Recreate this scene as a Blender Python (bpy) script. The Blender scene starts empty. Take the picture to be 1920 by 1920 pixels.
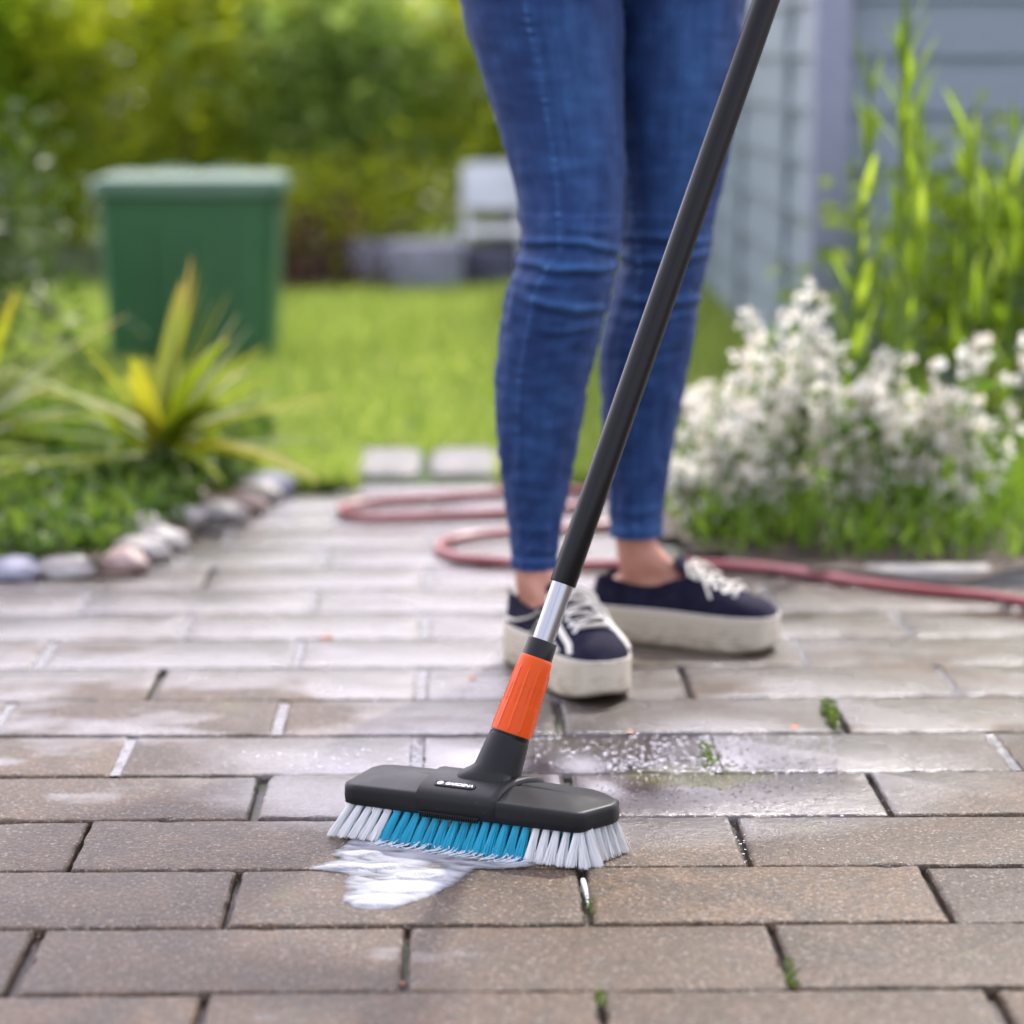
import bpy, bmesh, math, random
from mathutils import Vector, Matrix, noise

R = math.radians
PI = math.pi
scene = bpy.context.scene
rng = random.Random(7)

# ------------------------------------------------------------------ camera
F_PX = 4785.0            # focal length in pixels of the 1920 px wide photograph
CAM_H = 0.7015
PITCH = math.atan(854.0 / F_PX)
YAW = math.atan(95.0 / F_PX / math.cos(PITCH))
cam_data = bpy.data.cameras.new('camera')
cam = bpy.data.objects.new('camera', cam_data)
scene.collection.objects.link(cam)
scene.camera = cam
cam.location = (0, 0, CAM_H)
cam.rotation_euler = (PI / 2 - PITCH, 0, -YAW)
cam_data.sensor_width = 36
cam_data.lens = 36 * F_PX / 1920
cam_data.clip_start = 0.05
cam_data.clip_end = 500
cam_data.dof.use_dof = True
cam_data.dof.focus_distance = 2.31
cam_data.dof.aperture_fstop = cam_data.lens / 1000 / 0.030

# ------------------------------------------------------------------ sky, sun, exposure
SUN_EL, SUN_AZ = R(47), R(29)
world = bpy.data.worlds.new('World')
scene.world = world
world.use_nodes = True
wn, wl = world.node_tree.nodes, world.node_tree.links
bg = wn['Background']
sky = wn.new('ShaderNodeTexSky')
sky.sky_type = 'NISHITA'
sky.sun_disc = False
sky.sun_elevation = SUN_EL
sky.sun_rotation = SUN_AZ
sky.dust_density = 1.5
tc = wn.new('ShaderNodeTexCoord')
mp = wn.new('ShaderNodeMapping'); mp.inputs['Scale'].default_value = (1, 1, 2.2)
cn = wn.new('ShaderNodeTexNoise'); cn.inputs['Scale'].default_value = 2.2; cn.inputs['Detail'].default_value = 6
cr = wn.new('ShaderNodeValToRGB')
cr.color_ramp.elements[0].position = 0.30; cr.color_ramp.elements[1].position = 0.52
mx = wn.new('ShaderNodeMix'); mx.data_type = 'RGBA'
mx.inputs['B'].default_value = (17.0, 15.8, 18.6, 1)      # sunlit cloud out of view, added and massed ahead to strengthen the sheen
wl.new(tc.outputs['Generated'], mp.inputs['Vector']); wl.new(mp.outputs[0], cn.inputs['Vector'])
wl.new(cn.outputs['Fac'], cr.inputs[0]); sx = wn.new('ShaderNodeSeparateXYZ'); wl.new(tc.outputs['Generated'], sx.inputs[0])
mr = wn.new('ShaderNodeMapRange'); mr.interpolation_type = 'SMOOTHSTEP'
mr.inputs['From Min'].default_value = -.25; mr.inputs['From Max'].default_value = .45
mr.inputs['To Min'].default_value = .36
wl.new(sx.outputs[1], mr.inputs['Value'])
mm = wn.new('ShaderNodeMath'); mm.operation = 'MULTIPLY'
wl.new(cr.outputs[0], mm.inputs[0]); wl.new(mr.outputs[0], mm.inputs[1]); wl.new(mm.outputs[0], mx.inputs['Factor'])
wl.new(sky.outputs[0], mx.inputs['A']); wl.new(mx.outputs['Result'], bg.inputs[0])
bg.inputs[1].default_value = 0.13

sd = bpy.data.lights.new('sun', 'SUN')
sd.energy = 2.6; sd.angle = R(2.0); sd.color = (1.0, 0.94, 0.85)
so = bpy.data.objects.new('sun', sd)
scene.collection.objects.link(so)
sdir = Vector((math.sin(SUN_AZ) * math.cos(SUN_EL), math.cos(SUN_AZ) * math.cos(SUN_EL), math.sin(SUN_EL)))
so.rotation_euler = sdir.to_track_quat('Z', 'Y').to_euler()
so.location = sdir * 20

vs = scene.view_settings
vs.view_transform = 'Standard'; vs.look = 'None'; vs.gamma = 1; vs.exposure = 0.88
scene.render.engine = 'CYCLES'
scene.cycles.use_denoising = True
scene.cycles.sample_clamp_indirect = 6
scene.cycles.sample_clamp_direct = 30
scene.cycles.max_bounces = 8
scene.cycles.transparent_max_bounces = 12

# ------------------------------------------------------------------ photograph measurements -> world points
cR = cam.rotation_euler.to_matrix()
def ray(u, v): return cR @ Vector(((u - 960) / F_PX, -(v - 960) / F_PX, -1))
def ground(u, v, z=0.0):
    d = ray(u, v); t = (z - CAM_H) / d.z
    return Vector((d.x * t, d.y * t, z))
def at_y(u, v, Y):
    d = ray(u, v); t = Y / d.y
    return Vector((d.x * t, Y, CAM_H + d.z * t))

# ------------------------------------------------------------------ materials
def mat(name, col=(.5, .5, .5), rough=.5, metal=0.0, spec=.5, **kw):
    m = bpy.data.materials.new(name); m.use_nodes = True
    b = m.node_tree.nodes['Principled BSDF']
    b.inputs['Base Color'].default_value = (*col, 1)
    b.inputs['Roughness'].default_value = rough
    b.inputs['Metallic'].default_value = metal
    b.inputs['Specular IOR Level'].default_value = spec
    for k, v in kw.items():
        b.inputs[k.replace('_', ' ')].default_value = v
    return m
class NT:
    """small node-tree writer"""
    def __init__(s, m):
        s.n = m.node_tree.nodes; s.l = m.node_tree.links; s.b = s.n['Principled BSDF']; s.out = s.n['Material Output']
    def tex(s, kind='Object'):
        t = s.n.new('ShaderNodeTexCoord'); return t.outputs[kind]
    def map(s, vec, scale=(1, 1, 1), rot=(0, 0, 0), loc=(0, 0, 0)):
        m = s.n.new('ShaderNodeMapping'); s.l.new(vec, m.inputs[0])
        m.inputs['Scale'].default_value = scale; m.inputs['Rotation'].default_value = rot; m.inputs['Location'].default_value = loc
        return m.outputs[0]
    def noise(s, vec, scale, detail=3, rough=.5, dist=0):
        t = s.n.new('ShaderNodeTexNoise'); s.l.new(vec, t.inputs['Vector'])
        t.inputs['Scale'].default_value = scale; t.inputs['Detail'].default_value = detail
        t.inputs['Roughness'].default_value = rough; t.inputs['Distortion'].default_value = dist
        return t.outputs['Fac']
    def voro(s, vec, scale, feat='F1', out='Distance'):
        t = s.n.new('ShaderNodeTexVoronoi'); t.feature = feat; s.l.new(vec, t.inputs['Vector'])
        t.inputs['Scale'].default_value = scale; return t.outputs[out]
    def ramp(s, fac, stops, interp='LINEAR'):
        r = s.n.new('ShaderNodeValToRGB'); r.color_ramp.interpolation = interp
        e = r.color_ramp.elements
        while len(e) < len(stops): e.new(.5)
        for i, (p, c) in enumerate(stops):
            e[i].position = p
            e[i].color = (*c, 1) if isinstance(c, tuple) else (c, c, c, 1)
        s.l.new(fac, r.inputs[0]); return r.outputs[0]
    def math(s, op, a, b=None, c=None, clamp=False):
        m = s.n.new('ShaderNodeMath'); m.operation = op; m.use_clamp = clamp
        for i, x in enumerate((a, b, c)):
            if x is None: continue
            if isinstance(x, (int, float)): m.inputs[i].default_value = x
            else: s.l.new(x, m.inputs[i])
        return m.outputs[0]
    def mix(s, fac, a, b, mode='MIX'):
        m = s.n.new('ShaderNodeMix'); m.data_type = 'RGBA'; m.blend_type = mode
        for k, x in (('Factor', fac), ('A', a), ('B', b)):
            i = m.inputs[k]
            if k == 'Factor' and isinstance(x, (int, float)): i.default_value = x
            elif isinstance(x, tuple): i.default_value = (*x, 1)
            elif isinstance(x, (int, float)): i.default_value = (x, x, x, 1)
            else: s.l.new(x, i)
        return m.outputs['Result']
    def mixf(s, fac, a, b):
        m = s.n.new('ShaderNodeMix'); m.data_type = 'FLOAT'
        for k, x in ((0, fac), (2, a), (3, b)):
            if isinstance(x, (int, float)): m.inputs[k].default_value = x
            else: s.l.new(x, m.inputs[k])
        return m.outputs[0]
    def bump(s, h, strength=.3, dist=.001, normal=None):
        b = s.n.new('ShaderNodeBump'); s.l.new(h, b.inputs['Height'])
        b.inputs['Distance'].default_value = dist
        if isinstance(strength, (int, float)): b.inputs['Strength'].default_value = strength
        else: s.l.new(strength, b.inputs['Strength'])
        if normal: s.l.new(normal, b.inputs['Normal'])
        return b.outputs[0]
    def set(s, name, x):
        if isinstance(x, (int, float)): s.b.inputs[name].default_value = x
        else: s.l.new(x, s.b.inputs[name])
    def attr(s, name, out='Fac'):
        a = s.n.new('ShaderNodeAttribute'); a.attribute_name = name; return a.outputs[out]
    def island(s):
        g = s.n.new('ShaderNodeNewGeometry'); return g.outputs['Random Per Island']
    def objrand(s):
        g = s.n.new('ShaderNodeObjectInfo'); return g.outputs['Random']

def simple(name, c1, c2, rough=.6, scale=30, bump=.2, dist=.001, spec=.5, **kw):
    m = mat(name, c1, rough, spec=spec, **kw); t = NT(m); o = t.tex()
    n = t.noise(o, scale, 5, .6)
    t.set('Base Color', t.mix(t.ramp(n, [(.35, 0.0), (.65, 1.0)]), c1, c2))
    t.set('Roughness', t.math('MULTIPLY_ADD', t.noise(o, scale * 2.3, 3), .2, rough - .1))
    if bump: t.set('Normal', t.bump(t.noise(o, scale * 5, 4), bump, dist))
    return m

def leafmat(name, cols, trans=.5, rough=.45, spec=.4, tint=(1.7, 1.65, 1.0)):
    """leaf: colours vary per leaf; half of the light passes through"""
    m = mat(name, cols[0], rough, spec=spec); t = NT(m)
    k = len(cols)
    c = t.ramp(t.island(), [((i + .5) / k, cols[i]) for i in range(k)])
    c2 = t.mix(t.ramp(t.noise(t.tex(), 2.2, 3), [(.35, 0.0), (.65, 1.0)]), t.mix(1.0, c, (.78, .82, .75), 'MULTIPLY'), c)
    t.set('Base Color', c2)
    tr = t.n.new('ShaderNodeBsdfTranslucent'); ms = t.n.new('ShaderNodeMixShader')
    t.l.new(t.mix(1.0, c2, tint, 'MULTIPLY'), tr.inputs[0])
    ms.inputs[0].default_value = trans
    t.l.new(t.b.outputs[0], ms.inputs[1]); t.l.new(tr.outputs[0], ms.inputs[2]); t.l.new(ms.outputs[0], t.out.inputs[0])
    return m

# ---- paving: concrete blocks, a wet area with an uneven edge, fine aggregate
WET = (0.13, 2.46, 0.40, 0.25)
def paving_material():
    m = mat('concrete_paver', (.3, .25, .2), .5); t = NT(m); o = t.tex(); r = t.island()
    sep = t.n.new('ShaderNodeSeparateXYZ'); t.l.new(o, sep.inputs[0]); x, y = sep.outputs[0], sep.outputs[1]
    # colour: sand and stone grains over a slowly varying tone
    base = t.ramp(r, [(0.0, (.078, .052, .030)), (.3, (.140, .094, .052)), (.5, (.112, .078, .046)), (.75, (.172, .118, .066)), (1.0, (.098, .076, .054))])
    blot = t.noise(o, 20, 6, .7)
    base = t.mix(t.ramp(blot, [(.42, 0.0), (.60, .7)]), base, (.070, .060, .040))
    g1 = t.noise(o, 560, 3, .75)
    base = t.mix(t.ramp(g1, [(.40, 0.0), (.58, .75)]), t.mix(1.0, base, (.52, .49, .45), 'MULTIPLY'), t.mix(1.0, base, (1.28, 1.25, 1.22), 'MULTIPLY'))
    g3 = t.noise(o, 210, 4, .75)
    base = t.mix(t.ramp(g3, [(.42, 0.0), (.60, .8)]), t.mix(1.0, base, (.45, .42, .37), 'MULTIPLY'), t.mix(1.0, base, (1.25, 1.24, 1.22), 'MULTIPLY'))
    g2 = t.voro(o, 450, 'F1', 'Color')
    sc = t.n.new('ShaderNodeSeparateColor'); t.l.new(g2, sc.inputs[0])
    base = t.mix(t.ramp(sc.outputs[0], [(.84, 0.0), (.90, .6)]), base, (.045, .036, .03))
    base = t.mix(t.ramp(sc.outputs[1], [(.92, 0.0), (.97, .45)]), base, (.32, .28, .24))
    # moss patches
    ms = t.noise(o, 9, 5, .7)
    base = t.mix(t.ramp(ms, [(.62, 0.0), (.72, .7)]), base, (.10, .105, .03))
    # olive green reflection painted into the wet blocks right of the brush
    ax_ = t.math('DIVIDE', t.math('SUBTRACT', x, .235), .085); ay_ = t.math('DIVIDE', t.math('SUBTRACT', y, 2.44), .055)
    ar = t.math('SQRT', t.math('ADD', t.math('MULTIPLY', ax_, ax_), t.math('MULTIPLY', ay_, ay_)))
    olive_refl = t.math('SUBTRACT', t.math('MULTIPLY_ADD', t.noise(o, 30, 5, .7), 1.5, .25), ar)
    base = t.mix(t.ramp(olive_refl, [(.05, 0.0), (.35, .85)]), base, t.mix(t.noise(o, 150, 3), (.07, .085, .006), (.21, .22, .02)))
    # wet film
    dx = t.math('DIVIDE', t.math('SUBTRACT', x, WET[0]), WET[2]); dy = t.math('DIVIDE', t.math('SUBTRACT', y, WET[1]), WET[3])
    rr = t.math('SQRT', t.math('ADD', t.math('MULTIPLY', dx, dx), t.math('MULTIPLY', dy, dy)))
    wob = t.math('MULTIPLY_ADD', t.noise(o, 10, 4, .6), .5, -.25)
    e = t.math('SUBTRACT', 1.0, t.math('ADD', rr, wob))            # >0 inside
    ex = t.noise(t.map(o, (1, 1.6, 1), loc=(3.1, 1.7, 0)), 3.2, 4, .6)  # other damp patches
    e2 = t.math('MULTIPLY_ADD', ex, 3.0, -1.72)
    far = t.math('MULTIPLY_ADD', y, 1.1, -2.72)                      # beyond the brush everything is damp
    e2 = t.math('ADD', e2, t.math('MINIMUM', t.math('MAXIMUM', far, -.30), .75))
    ee = t.math('MAXIMUM', e, e2)
    w = t.math('MULTIPLY_ADD', ee, 3.2, .25, clamp=True)
    deep = t.math('MULTIPLY_ADD', t.math('MAXIMUM', e, t.math('SUBTRACT', e2, .42)), 1.9, -.30, clamp=True)
    col = t.mix(w, base, t.mix(1.0, base, (.46, .43, .46), 'MULTIPLY'))
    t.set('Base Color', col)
    rough = t.mixf(deep, t.mixf(w, .48, .27), .10)
    t.set('Roughness', rough)
    t.set('Coat Weight', t.math('MULTIPLY', t.math('MULTIPLY', w, .50), t.ramp(olive_refl, [(.05, 1.0), (.35, .15)]))); t.set('Coat Roughness', .22); t.set('Coat IOR', 1.5)
    t.set('Specular IOR Level', t.mixf(w, .28, 1.0))
    fine = t.noise(o, 650, 2, .6); mid = t.noise(o, 120, 4, .6); big = t.noise(o, 22, 3, .5)
    h = t.math('ADD', t.math('MULTIPLY', fine, .5), t.math('ADD', t.math('MULTIPLY', mid, .9), t.math('MULTIPLY', big, 1.2)))
    t.set('Coat Normal', t.bump(h, .35, .0016))
    st = t.mixf(deep, t.mixf(w, .7, .95), .14)
    t.set('Normal', t.bump(h, st, .0022))
    return m

def denim_material():
    m = mat('denim', (.04, .1, .3), .75, spec=.25); t = NT(m)
    uv = t.tex('UV'); o = t.tex()
    w = t.n.new('ShaderNodeTexWave'); w.wave_type = 'BANDS'; w.bands_direction = 'DIAGONAL'
    t.l.new(uv, w.inputs[0]); w.inputs['Scale'].default_value = 260; w.inputs['Distortion'].default_value = .6
    fade = t.attr('fade')
    slub = t.noise(t.map(uv, (300, 9, 1)), 1.0, 4, .7)
    blot = t.noise(o, 28, 5, .6)
    v = t.math('ADD', t.math('MULTIPLY', slub, .42), t.math('MULTIPLY', blot, .60))
    f = t.math('ADD', t.math('MULTIPLY_ADD', v, 1.0, -.20), fade, clamp=True)
    col = t.ramp(f, [(0.0, (.006, .016, .062)), (.35, (.012, .038, .125)), (.65, (.030, .092, .235)), (1.0, (.15, .27, .45))])
    t.set('Base Color', col)
    t.set('Sheen Weight', .05); t.set('Sheen Roughness', .4)
    h = t.math('ADD', t.math('MULTIPLY', w.outputs['Fac'], .5), t.math('ADD', slub, t.noise(o, 90, 3)))
    t.set('Normal', t.bump(h, .35, .0007))
    return m

# ------------------------------------------------------------------ mesh helpers
def link(name, me, material=None, parent=None):
    o = bpy.data.objects.new(name, me); scene.collection.objects.link(o)
    if material is not None:
        for mm in (material if isinstance(material, (list, tuple)) else [material]): me.materials.append(mm)
    if parent is not None: o.parent = parent
    return o
class MB:
    def __init__(s): s.v = []; s.f = []; s.mi = []
    def add(s, vs, fs, mi=0):
        k = len(s.v); s.v += [tuple(p) for p in vs]; s.f += [tuple(i + k for i in f) for f in fs]; s.mi += [mi] * len(fs)
    def loft(s, rings, closed=True, cap0=True, cap1=True, mi=0):
        n = len(rings[0]); vs = [p for r in rings for p in r]; fs = []
        for i in range(len(rings) - 1):
            for j in range(n if closed else n - 1):
                a = i * n + j; b = i * n + (j + 1) % n
                fs.append((a, b, b + n, a + n))
        if cap0: fs.append(tuple(range(n - 1, -1, -1)))
        if cap1: fs.append(tuple(range((len(rings) - 1) * n, len(rings) * n)))
        s.add(vs, fs, mi)
    def tube(s, pts, rad, n=8, cap=True, mi=0, flat=1.0):
        pts = [Vector(p) for p in pts]; m = len(pts); rings = []
        up = Vector((0, 0, 1)); prev = None
        for i, p in enumerate(pts):
            d = (pts[min(i + 1, m - 1)] - pts[max(i - 1, 0)]).normalized()
            if prev is None:
                a = d.cross(up) if abs(d.z) < .95 else d.cross(Vector((1, 0, 0)))
            else: a = prev - d * prev.dot(d)
            a.normalize(); b = d.cross(a); prev = a
            r = rad[i] if isinstance(rad, (list, tuple)) else rad
            rings.append([p + (a * math.cos(2 * PI * k / n) + b * math.sin(2 * PI * k / n) * flat) * r for k in range(n)])
        s.loft(rings, True, cap, cap, mi)
    def capsule(s, pts, rad, n=16):
        """tube with rounded ends"""
        P = [Vector(p) for p in pts]; r = list(rad) if isinstance(rad, (list, tuple)) else [rad] * len(P)
        d0 = (P[0] - P[1]).normalized(); d1 = (P[-1] - P[-2]).normalized()
        A = [P[0] + d0 * r[0] * k for k in (.98, .8, .45)]; ra = [r[0] * k for k in (.2, .6, .9)]
        B = [P[-1] + d1 * r[-1] * k for k in (.45, .8, .98)]; rb = [r[-1] * k for k in (.9, .6, .2)]
        s.tube(A + P + B, ra + r + rb, n)
    def box(s, c, size, M=None, mi=0):
        c = Vector(c); x, y, z = [q / 2 for q in size]
        vs = [Vector((i * x, j * y, k * z)) for k in (-1, 1) for j in (-1, 1) for i in (-1, 1)]
        if M is not None: vs = [M @ p for p in vs]
        s.add([c + p for p in vs], [(0, 2, 3, 1), (4, 5, 7, 6), (0, 1, 5, 4), (2, 6, 7, 3), (0, 4, 6, 2), (1, 3, 7, 5)], mi)
    def sphere(s, c, r, n=8, m=6, sc=(1, 1, 1), mi=0):
        c = Vector(c); vs = []; fs = []
        for i in range(1, m):
            a = PI * i / m
            for j in range(n):
                b = 2 * PI * j / n
                vs.append(c + Vector((math.sin(a) * math.cos(b) * sc[0], math.sin(a) * math.sin(b) * sc[1], math.cos(a) * sc[2])) * r)
        t = len(vs); vs += [c + Vector((0, 0, r * sc[2])), c - Vector((0, 0, r * sc[2]))]
        for i in range(m - 2):
            for j in range(n):
                a = i * n + j; b = i * n + (j + 1) % n
                fs.append((a, a + n, b + n, b))
        for j in range(n):
            fs.append((t, j, (j + 1) % n)); k = (m - 2) * n; fs.append((t + 1, k + (j + 1) % n, k + j))
        s.add(vs, fs, mi)
    def build(s, name, material=None, parent=None, smooth=True, M=None, bevel=0, seg=2, angle=40):
        me = bpy.data.meshes.new(name)
        vs = s.v if M is None else [tuple(M @ Vector(p)) for p in s.v]
        me.from_pydata(vs, [], s.f); me.validate(); me.update()
        if len(set(s.mi)) > 1 and len(me.polygons) == len(s.mi): me.polygons.foreach_set('material_index', s.mi)
        if bevel:
            bm = bmesh.new(); bm.from_mesh(me)
            bmesh.ops.bevel(bm, geom=[e for e in bm.edges if len(e.link_faces) == 2 and e.calc_face_angle(0) > R(25)],
                            offset=bevel, segments=seg, affect='EDGES', profile=.5, clamp_overlap=True)
            bm.to_mesh(me); bm.free()
        if smooth:
            for p in me.polygons: p.use_smooth = True
            me.set_sharp_from_angle(angle=R(angle))
        return link(name, me, material, parent)

def tag(o, label=None, cat=None, group=None, kind=None):
    if label: o['label'] = label
    if cat: o['category'] = cat
    if group: o['group'] = group
    if kind: o['kind'] = kind
    return o
def empty(name, loc, label=None, cat=None, group=None, rz=0):
    o = bpy.data.objects.new(name, None); scene.collection.objects.link(o)
    o.location = loc; o.rotation_euler = (0, 0, rz); o.empty_display_size = .05
    return tag(o, label, cat, group)
def local(root):                      # world -> the thing's own space
    return (Matrix.Translation(root.location) @ root.rotation_euler.to_matrix().to_4x4()).inverted()

def lerp_table(tab, x):
    """tab: list of (x, values...) sorted; smooth (Catmull) interpolation"""
    xs = [q[0] for q in tab]
    if x <= xs[0]: i = 0
    elif x >= xs[-1]: i = len(tab) - 2
    else:
        i = max(k for k in range(len(tab) - 1) if xs[k] <= x)
    x0, x1 = xs[i], xs[i + 1]; t = (x - x0) / (x1 - x0)
    out = []
    for c in range(1, len(tab[0])):
        p1, p2 = tab[i][c], tab[i + 1][c]
        m1 = (p2 - tab[i - 1][c]) / (x1 - xs[i - 1]) * (x1 - x0) if i > 0 else p2 - p1
        m2 = (tab[i + 2][c] - p1) / (xs[i + 2] - x0) * (x1 - x0) if i + 2 < len(tab) else p2 - p1
        if t < 0 or t > 1: out.append(p1 + (p2 - p1) * t)
        else:
            t2, t3 = t * t, t * t * t
            out.append((2 * t3 - 3 * t2 + 1) * p1 + (t3 - 2 * t2 + t) * m1 + (-2 * t3 + 3 * t2) * p2 + (t3 - t2) * m2)
    return out
def spline(pts, n):
    tab = [(i, *p) for i, p in enumerate(pts)]
    return [Vector(lerp_table(tab, i * (len(pts) - 1) / (n - 1))) for i in range(n)]

# =================================================================== THE SETTING
# ---- soil sheet to the horizon
m_soil = simple('dark_soil', (.045, .032, .022), (.09, .065, .045), .8, 14, .6, .01)
mb = MB(); mb.add([(-250, -100, -.045), (250, -100, -.045), (250, 400, -.045), (-250, 400, -.045)], [(0, 1, 2, 3)])
tag(mb.build('ground', m_soil, smooth=False), kind='structure')

# ---- paving: rows of 30 x 15 cm concrete blocks in half bond
D = .15; L = .30; Y0 = ground(960, 1858).y
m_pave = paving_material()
END_Y = ground(960, 912).y
LEFT_BED = lambda y: -9 if y < 3.60 else -.44 + (y - 3.55) * .22
RIGHT_BED = lambda y: 9 if y < 3.36 else (.50 if y < 3.5 else .33 - (y - 3.5) * .10)
def paver(mb, x0, x1, y0, y1, dense):
    dz = rng.gauss(0, .0007); tx, ty = rng.gauss(0, .0022), rng.gauss(0, .003)
    cx, cy = (x0 + x1) / 2, (y0 + y1) / 2
    nx, ny = (44, 22) if dense else (2, 1)
    per = [(x0 + (x1 - x0) * i / nx, y0) for i in range(nx)] + [(x1, y0 + (y1 - y0) * i / ny) for i in range(ny)] + \
          [(x1 - (x1 - x0) * i / nx, y1) for i in range(nx)] + [(x0, y1 - (y1 - y0) * i / ny) for i in range(ny)]
    def ring(ins, z, wob):
        out = []
        for (px, py) in per:
            if dense:
                q = noise.noise(Vector((px * 45, py * 45, z * 30))) * wob * 1.1 + noise.noise(Vector((px * 190, py * 190, z * 90 + 5))) * wob * .8 + max(0, noise.noise(Vector((px * 28 + 7, py * 28, 3))) - .38) * wob * 9
            else: q = 0
            i2 = ins + q
            ox = min(max(px, x0 + i2), x1 - i2); oy = min(max(py, y0 + i2), y1 - i2)
            # rounded corners
            ddx = min(abs(ox - x0 - i2), abs(ox - x1 + i2)); ddy = min(abs(oy - y0 - i2), abs(oy - y1 + i2))
            out.append((ox, oy, z + dz + (ox - cx) * tx + (oy - cy) * ty))
        return out
    rings = [ring(.0005, -.04, 0), ring(.0005, -.0050, .0007), ring(.0014, -.0022, .0013), ring(.0032, -.0006, .0013), ring(.0062, 0, .0010)]
    mb.loft(rings, True, False, True)
mb = MB(); mwater = MB(); joints = []
k = -16
while True:
    y0 = Y0 + k * D
    if y0 > END_Y: break
    off = -.046 if k % 2 == 0 else -.196
    for n in range(-8, 8):
        x0 = off + n * L; x1 = x0 + L; cx = (x0 + x1) / 2; cy = y0 + D / 2
        if cx > RIGHT_BED(cy) + .02 or cx < LEFT_BED(cy) - .03: continue
        gx = (.0046 if k < 4 else .0062) + rng.random() * .0020; jx = rng.gauss(0, .0012)
        paver(mb, x0 + gx * .5 + jx, x1 - gx * .5 + jx, y0 + .0012, y0 + D - .0012 , abs(cx) < .9 and k > -4)
        joints.append((x0 + jx, y0, k))
        if k >= 4 and rng.random() < .92:
            mwater.add([(x0 - .006, y0 + .006, -.0018), (x0 + .006, y0 + .006, -.0018), (x0 + .006, y0 + D - .006, -.0018), (x0 - .006, y0 + D - .006, -.0018)], [(0, 1, 2, 3)])
    k += 1
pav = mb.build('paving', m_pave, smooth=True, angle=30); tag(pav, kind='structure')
m_joint = simple('joint_sand', (.030, .024, .018), (.085, .065, .04), .35, 60, .8, .004)
t = NT(m_joint); o_ = t.tex()
t.set('Base Color', t.mix(t.ramp(t.noise(o_, 8, 4), [(.52, 0.0), (.62, .8)]), t.ramp(t.noise(o_, 160, 4), [(.3, (.018, .013, .010)), (.7, (.075, .055, .036))]), (.045, .075, .012)))
mb = MB(); mb.add([(-2.6, -.7, -.010), (2.4, -.7, -.010), (2.4, END_Y + .02, -.010), (-2.6, END_Y + .02, -.010)], [(0, 1, 2, 3)])
tag(mb.build('joint_bed', m_joint, smooth=False), kind='structure')
m_water = mat('joint_water', (.16, .16, .165), .16, spec=1.0)
t = NT(m_water); wm_ = t.ramp(t.noise(t.map(t.tex(), (1, .35, 1)), 60, 4, .7), [(.50, 0.0), (.64, 1.0)]); t.set('Base Color', t.mix(wm_, (.16, .16, .165), (.05, .04, .028))); t.set('Roughness', t.mixf(wm_, .14, .6)); t.set('Normal', t.bump(t.noise(t.tex(), 120, 3, .6), .8, .0035))
tag(mwater.build('joint_water', m_water, smooth=False), kind='structure')

# ---- grit and sand lying in and beside the joints
mb = MB()
for i in range(2600):
    jx_, jy_, jk_ = joints[int(rng.random() * len(joints))]
    if abs(jx_) > .75 or jk_ < -2 or jk_ > 9: continue
    if rng.random() < .5: gx_, gy_ = jx_ + rng.gauss(0, .004), jy_ + rng.random() * D
    else: gx_, gy_ = jx_ + (rng.random() - .5) * L, jy_ + rng.gauss(0, .004)
    r_ = .0004 + .0009 * rng.random() ** 2
    zz = r_ * .6 if min(abs(gx_ - jx_), 9) > .006 and abs(gy_ - jy_) > .004 else -.002 + r_
    mb.sphere((gx_, gy_, zz), r_, 5, 4, (1, .8 + .4 * rng.random(), .7))
m_grit = simple('grit', (.10, .075, .05), (.24, .20, .15), .8, 400, .2)
tag(mb.build('grit', m_grit), 'grains of sand and grit along the joints of the paving', 'grit', kind='stuff')

# ---- planting beds left and right of the paving
def sheet(name, poly, z, material, nz=.015, step=.05, seed=0.0, kind='structure'):
    xs = [p[0] for p in poly]; ys = [p[1] for p in poly]
    def inside(x, y):
        c = False; j = len(poly) - 1
        for i in range(len(poly)):
            if (poly[i][1] > y) != (poly[j][1] > y) and x < (poly[j][0] - poly[i][0]) * (y - poly[i][1]) / (poly[j][1] - poly[i][1]) + poly[i][0]: c = not c
            j = i
        return c
    mb = MB(); idx = {}
    nx = int((max(xs) - min(xs)) / step) + 1; ny = int((max(ys) - min(ys)) / step) + 1
    vs, fs = [], []
    def vi(i, j):
        if (i, j) not in idx:
            x, y = min(xs) + i * step, min(ys) + j * step
            idx[(i, j)] = len(vs); vs.append((x, y, z + noise.noise(Vector((x * 7, y * 7, seed))) * nz + noise.noise(Vector((x * 30, y * 30, seed))) * nz * .4))
        return idx[(i, j)]
    for i in range(nx):
        for j in range(ny):
            if inside(min(xs) + (i + .5) * step, min(ys) + (j + .5) * step):
                fs.append((vi(i, j), vi(i + 1, j), vi(i + 1, j + 1), vi(i, j + 1)))
    mb.add(vs, fs); return tag(mb.build(name, material), kind=kind), inside
sheet('left_bed', [(-.48, 3.42), (-.45, 3.55), (-.32, 4.12), (-.35, 4.75), (-3, 4.75), (-3, 3.42)], .006, m_soil, .008)
sheet('right_bed', [(.50, 3.38), (3, 3.38), (3, 5.6), (.42, 5.6), (.27, 4.2), (.30, 3.55)], .010, m_soil, .02, seed=4)

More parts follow.
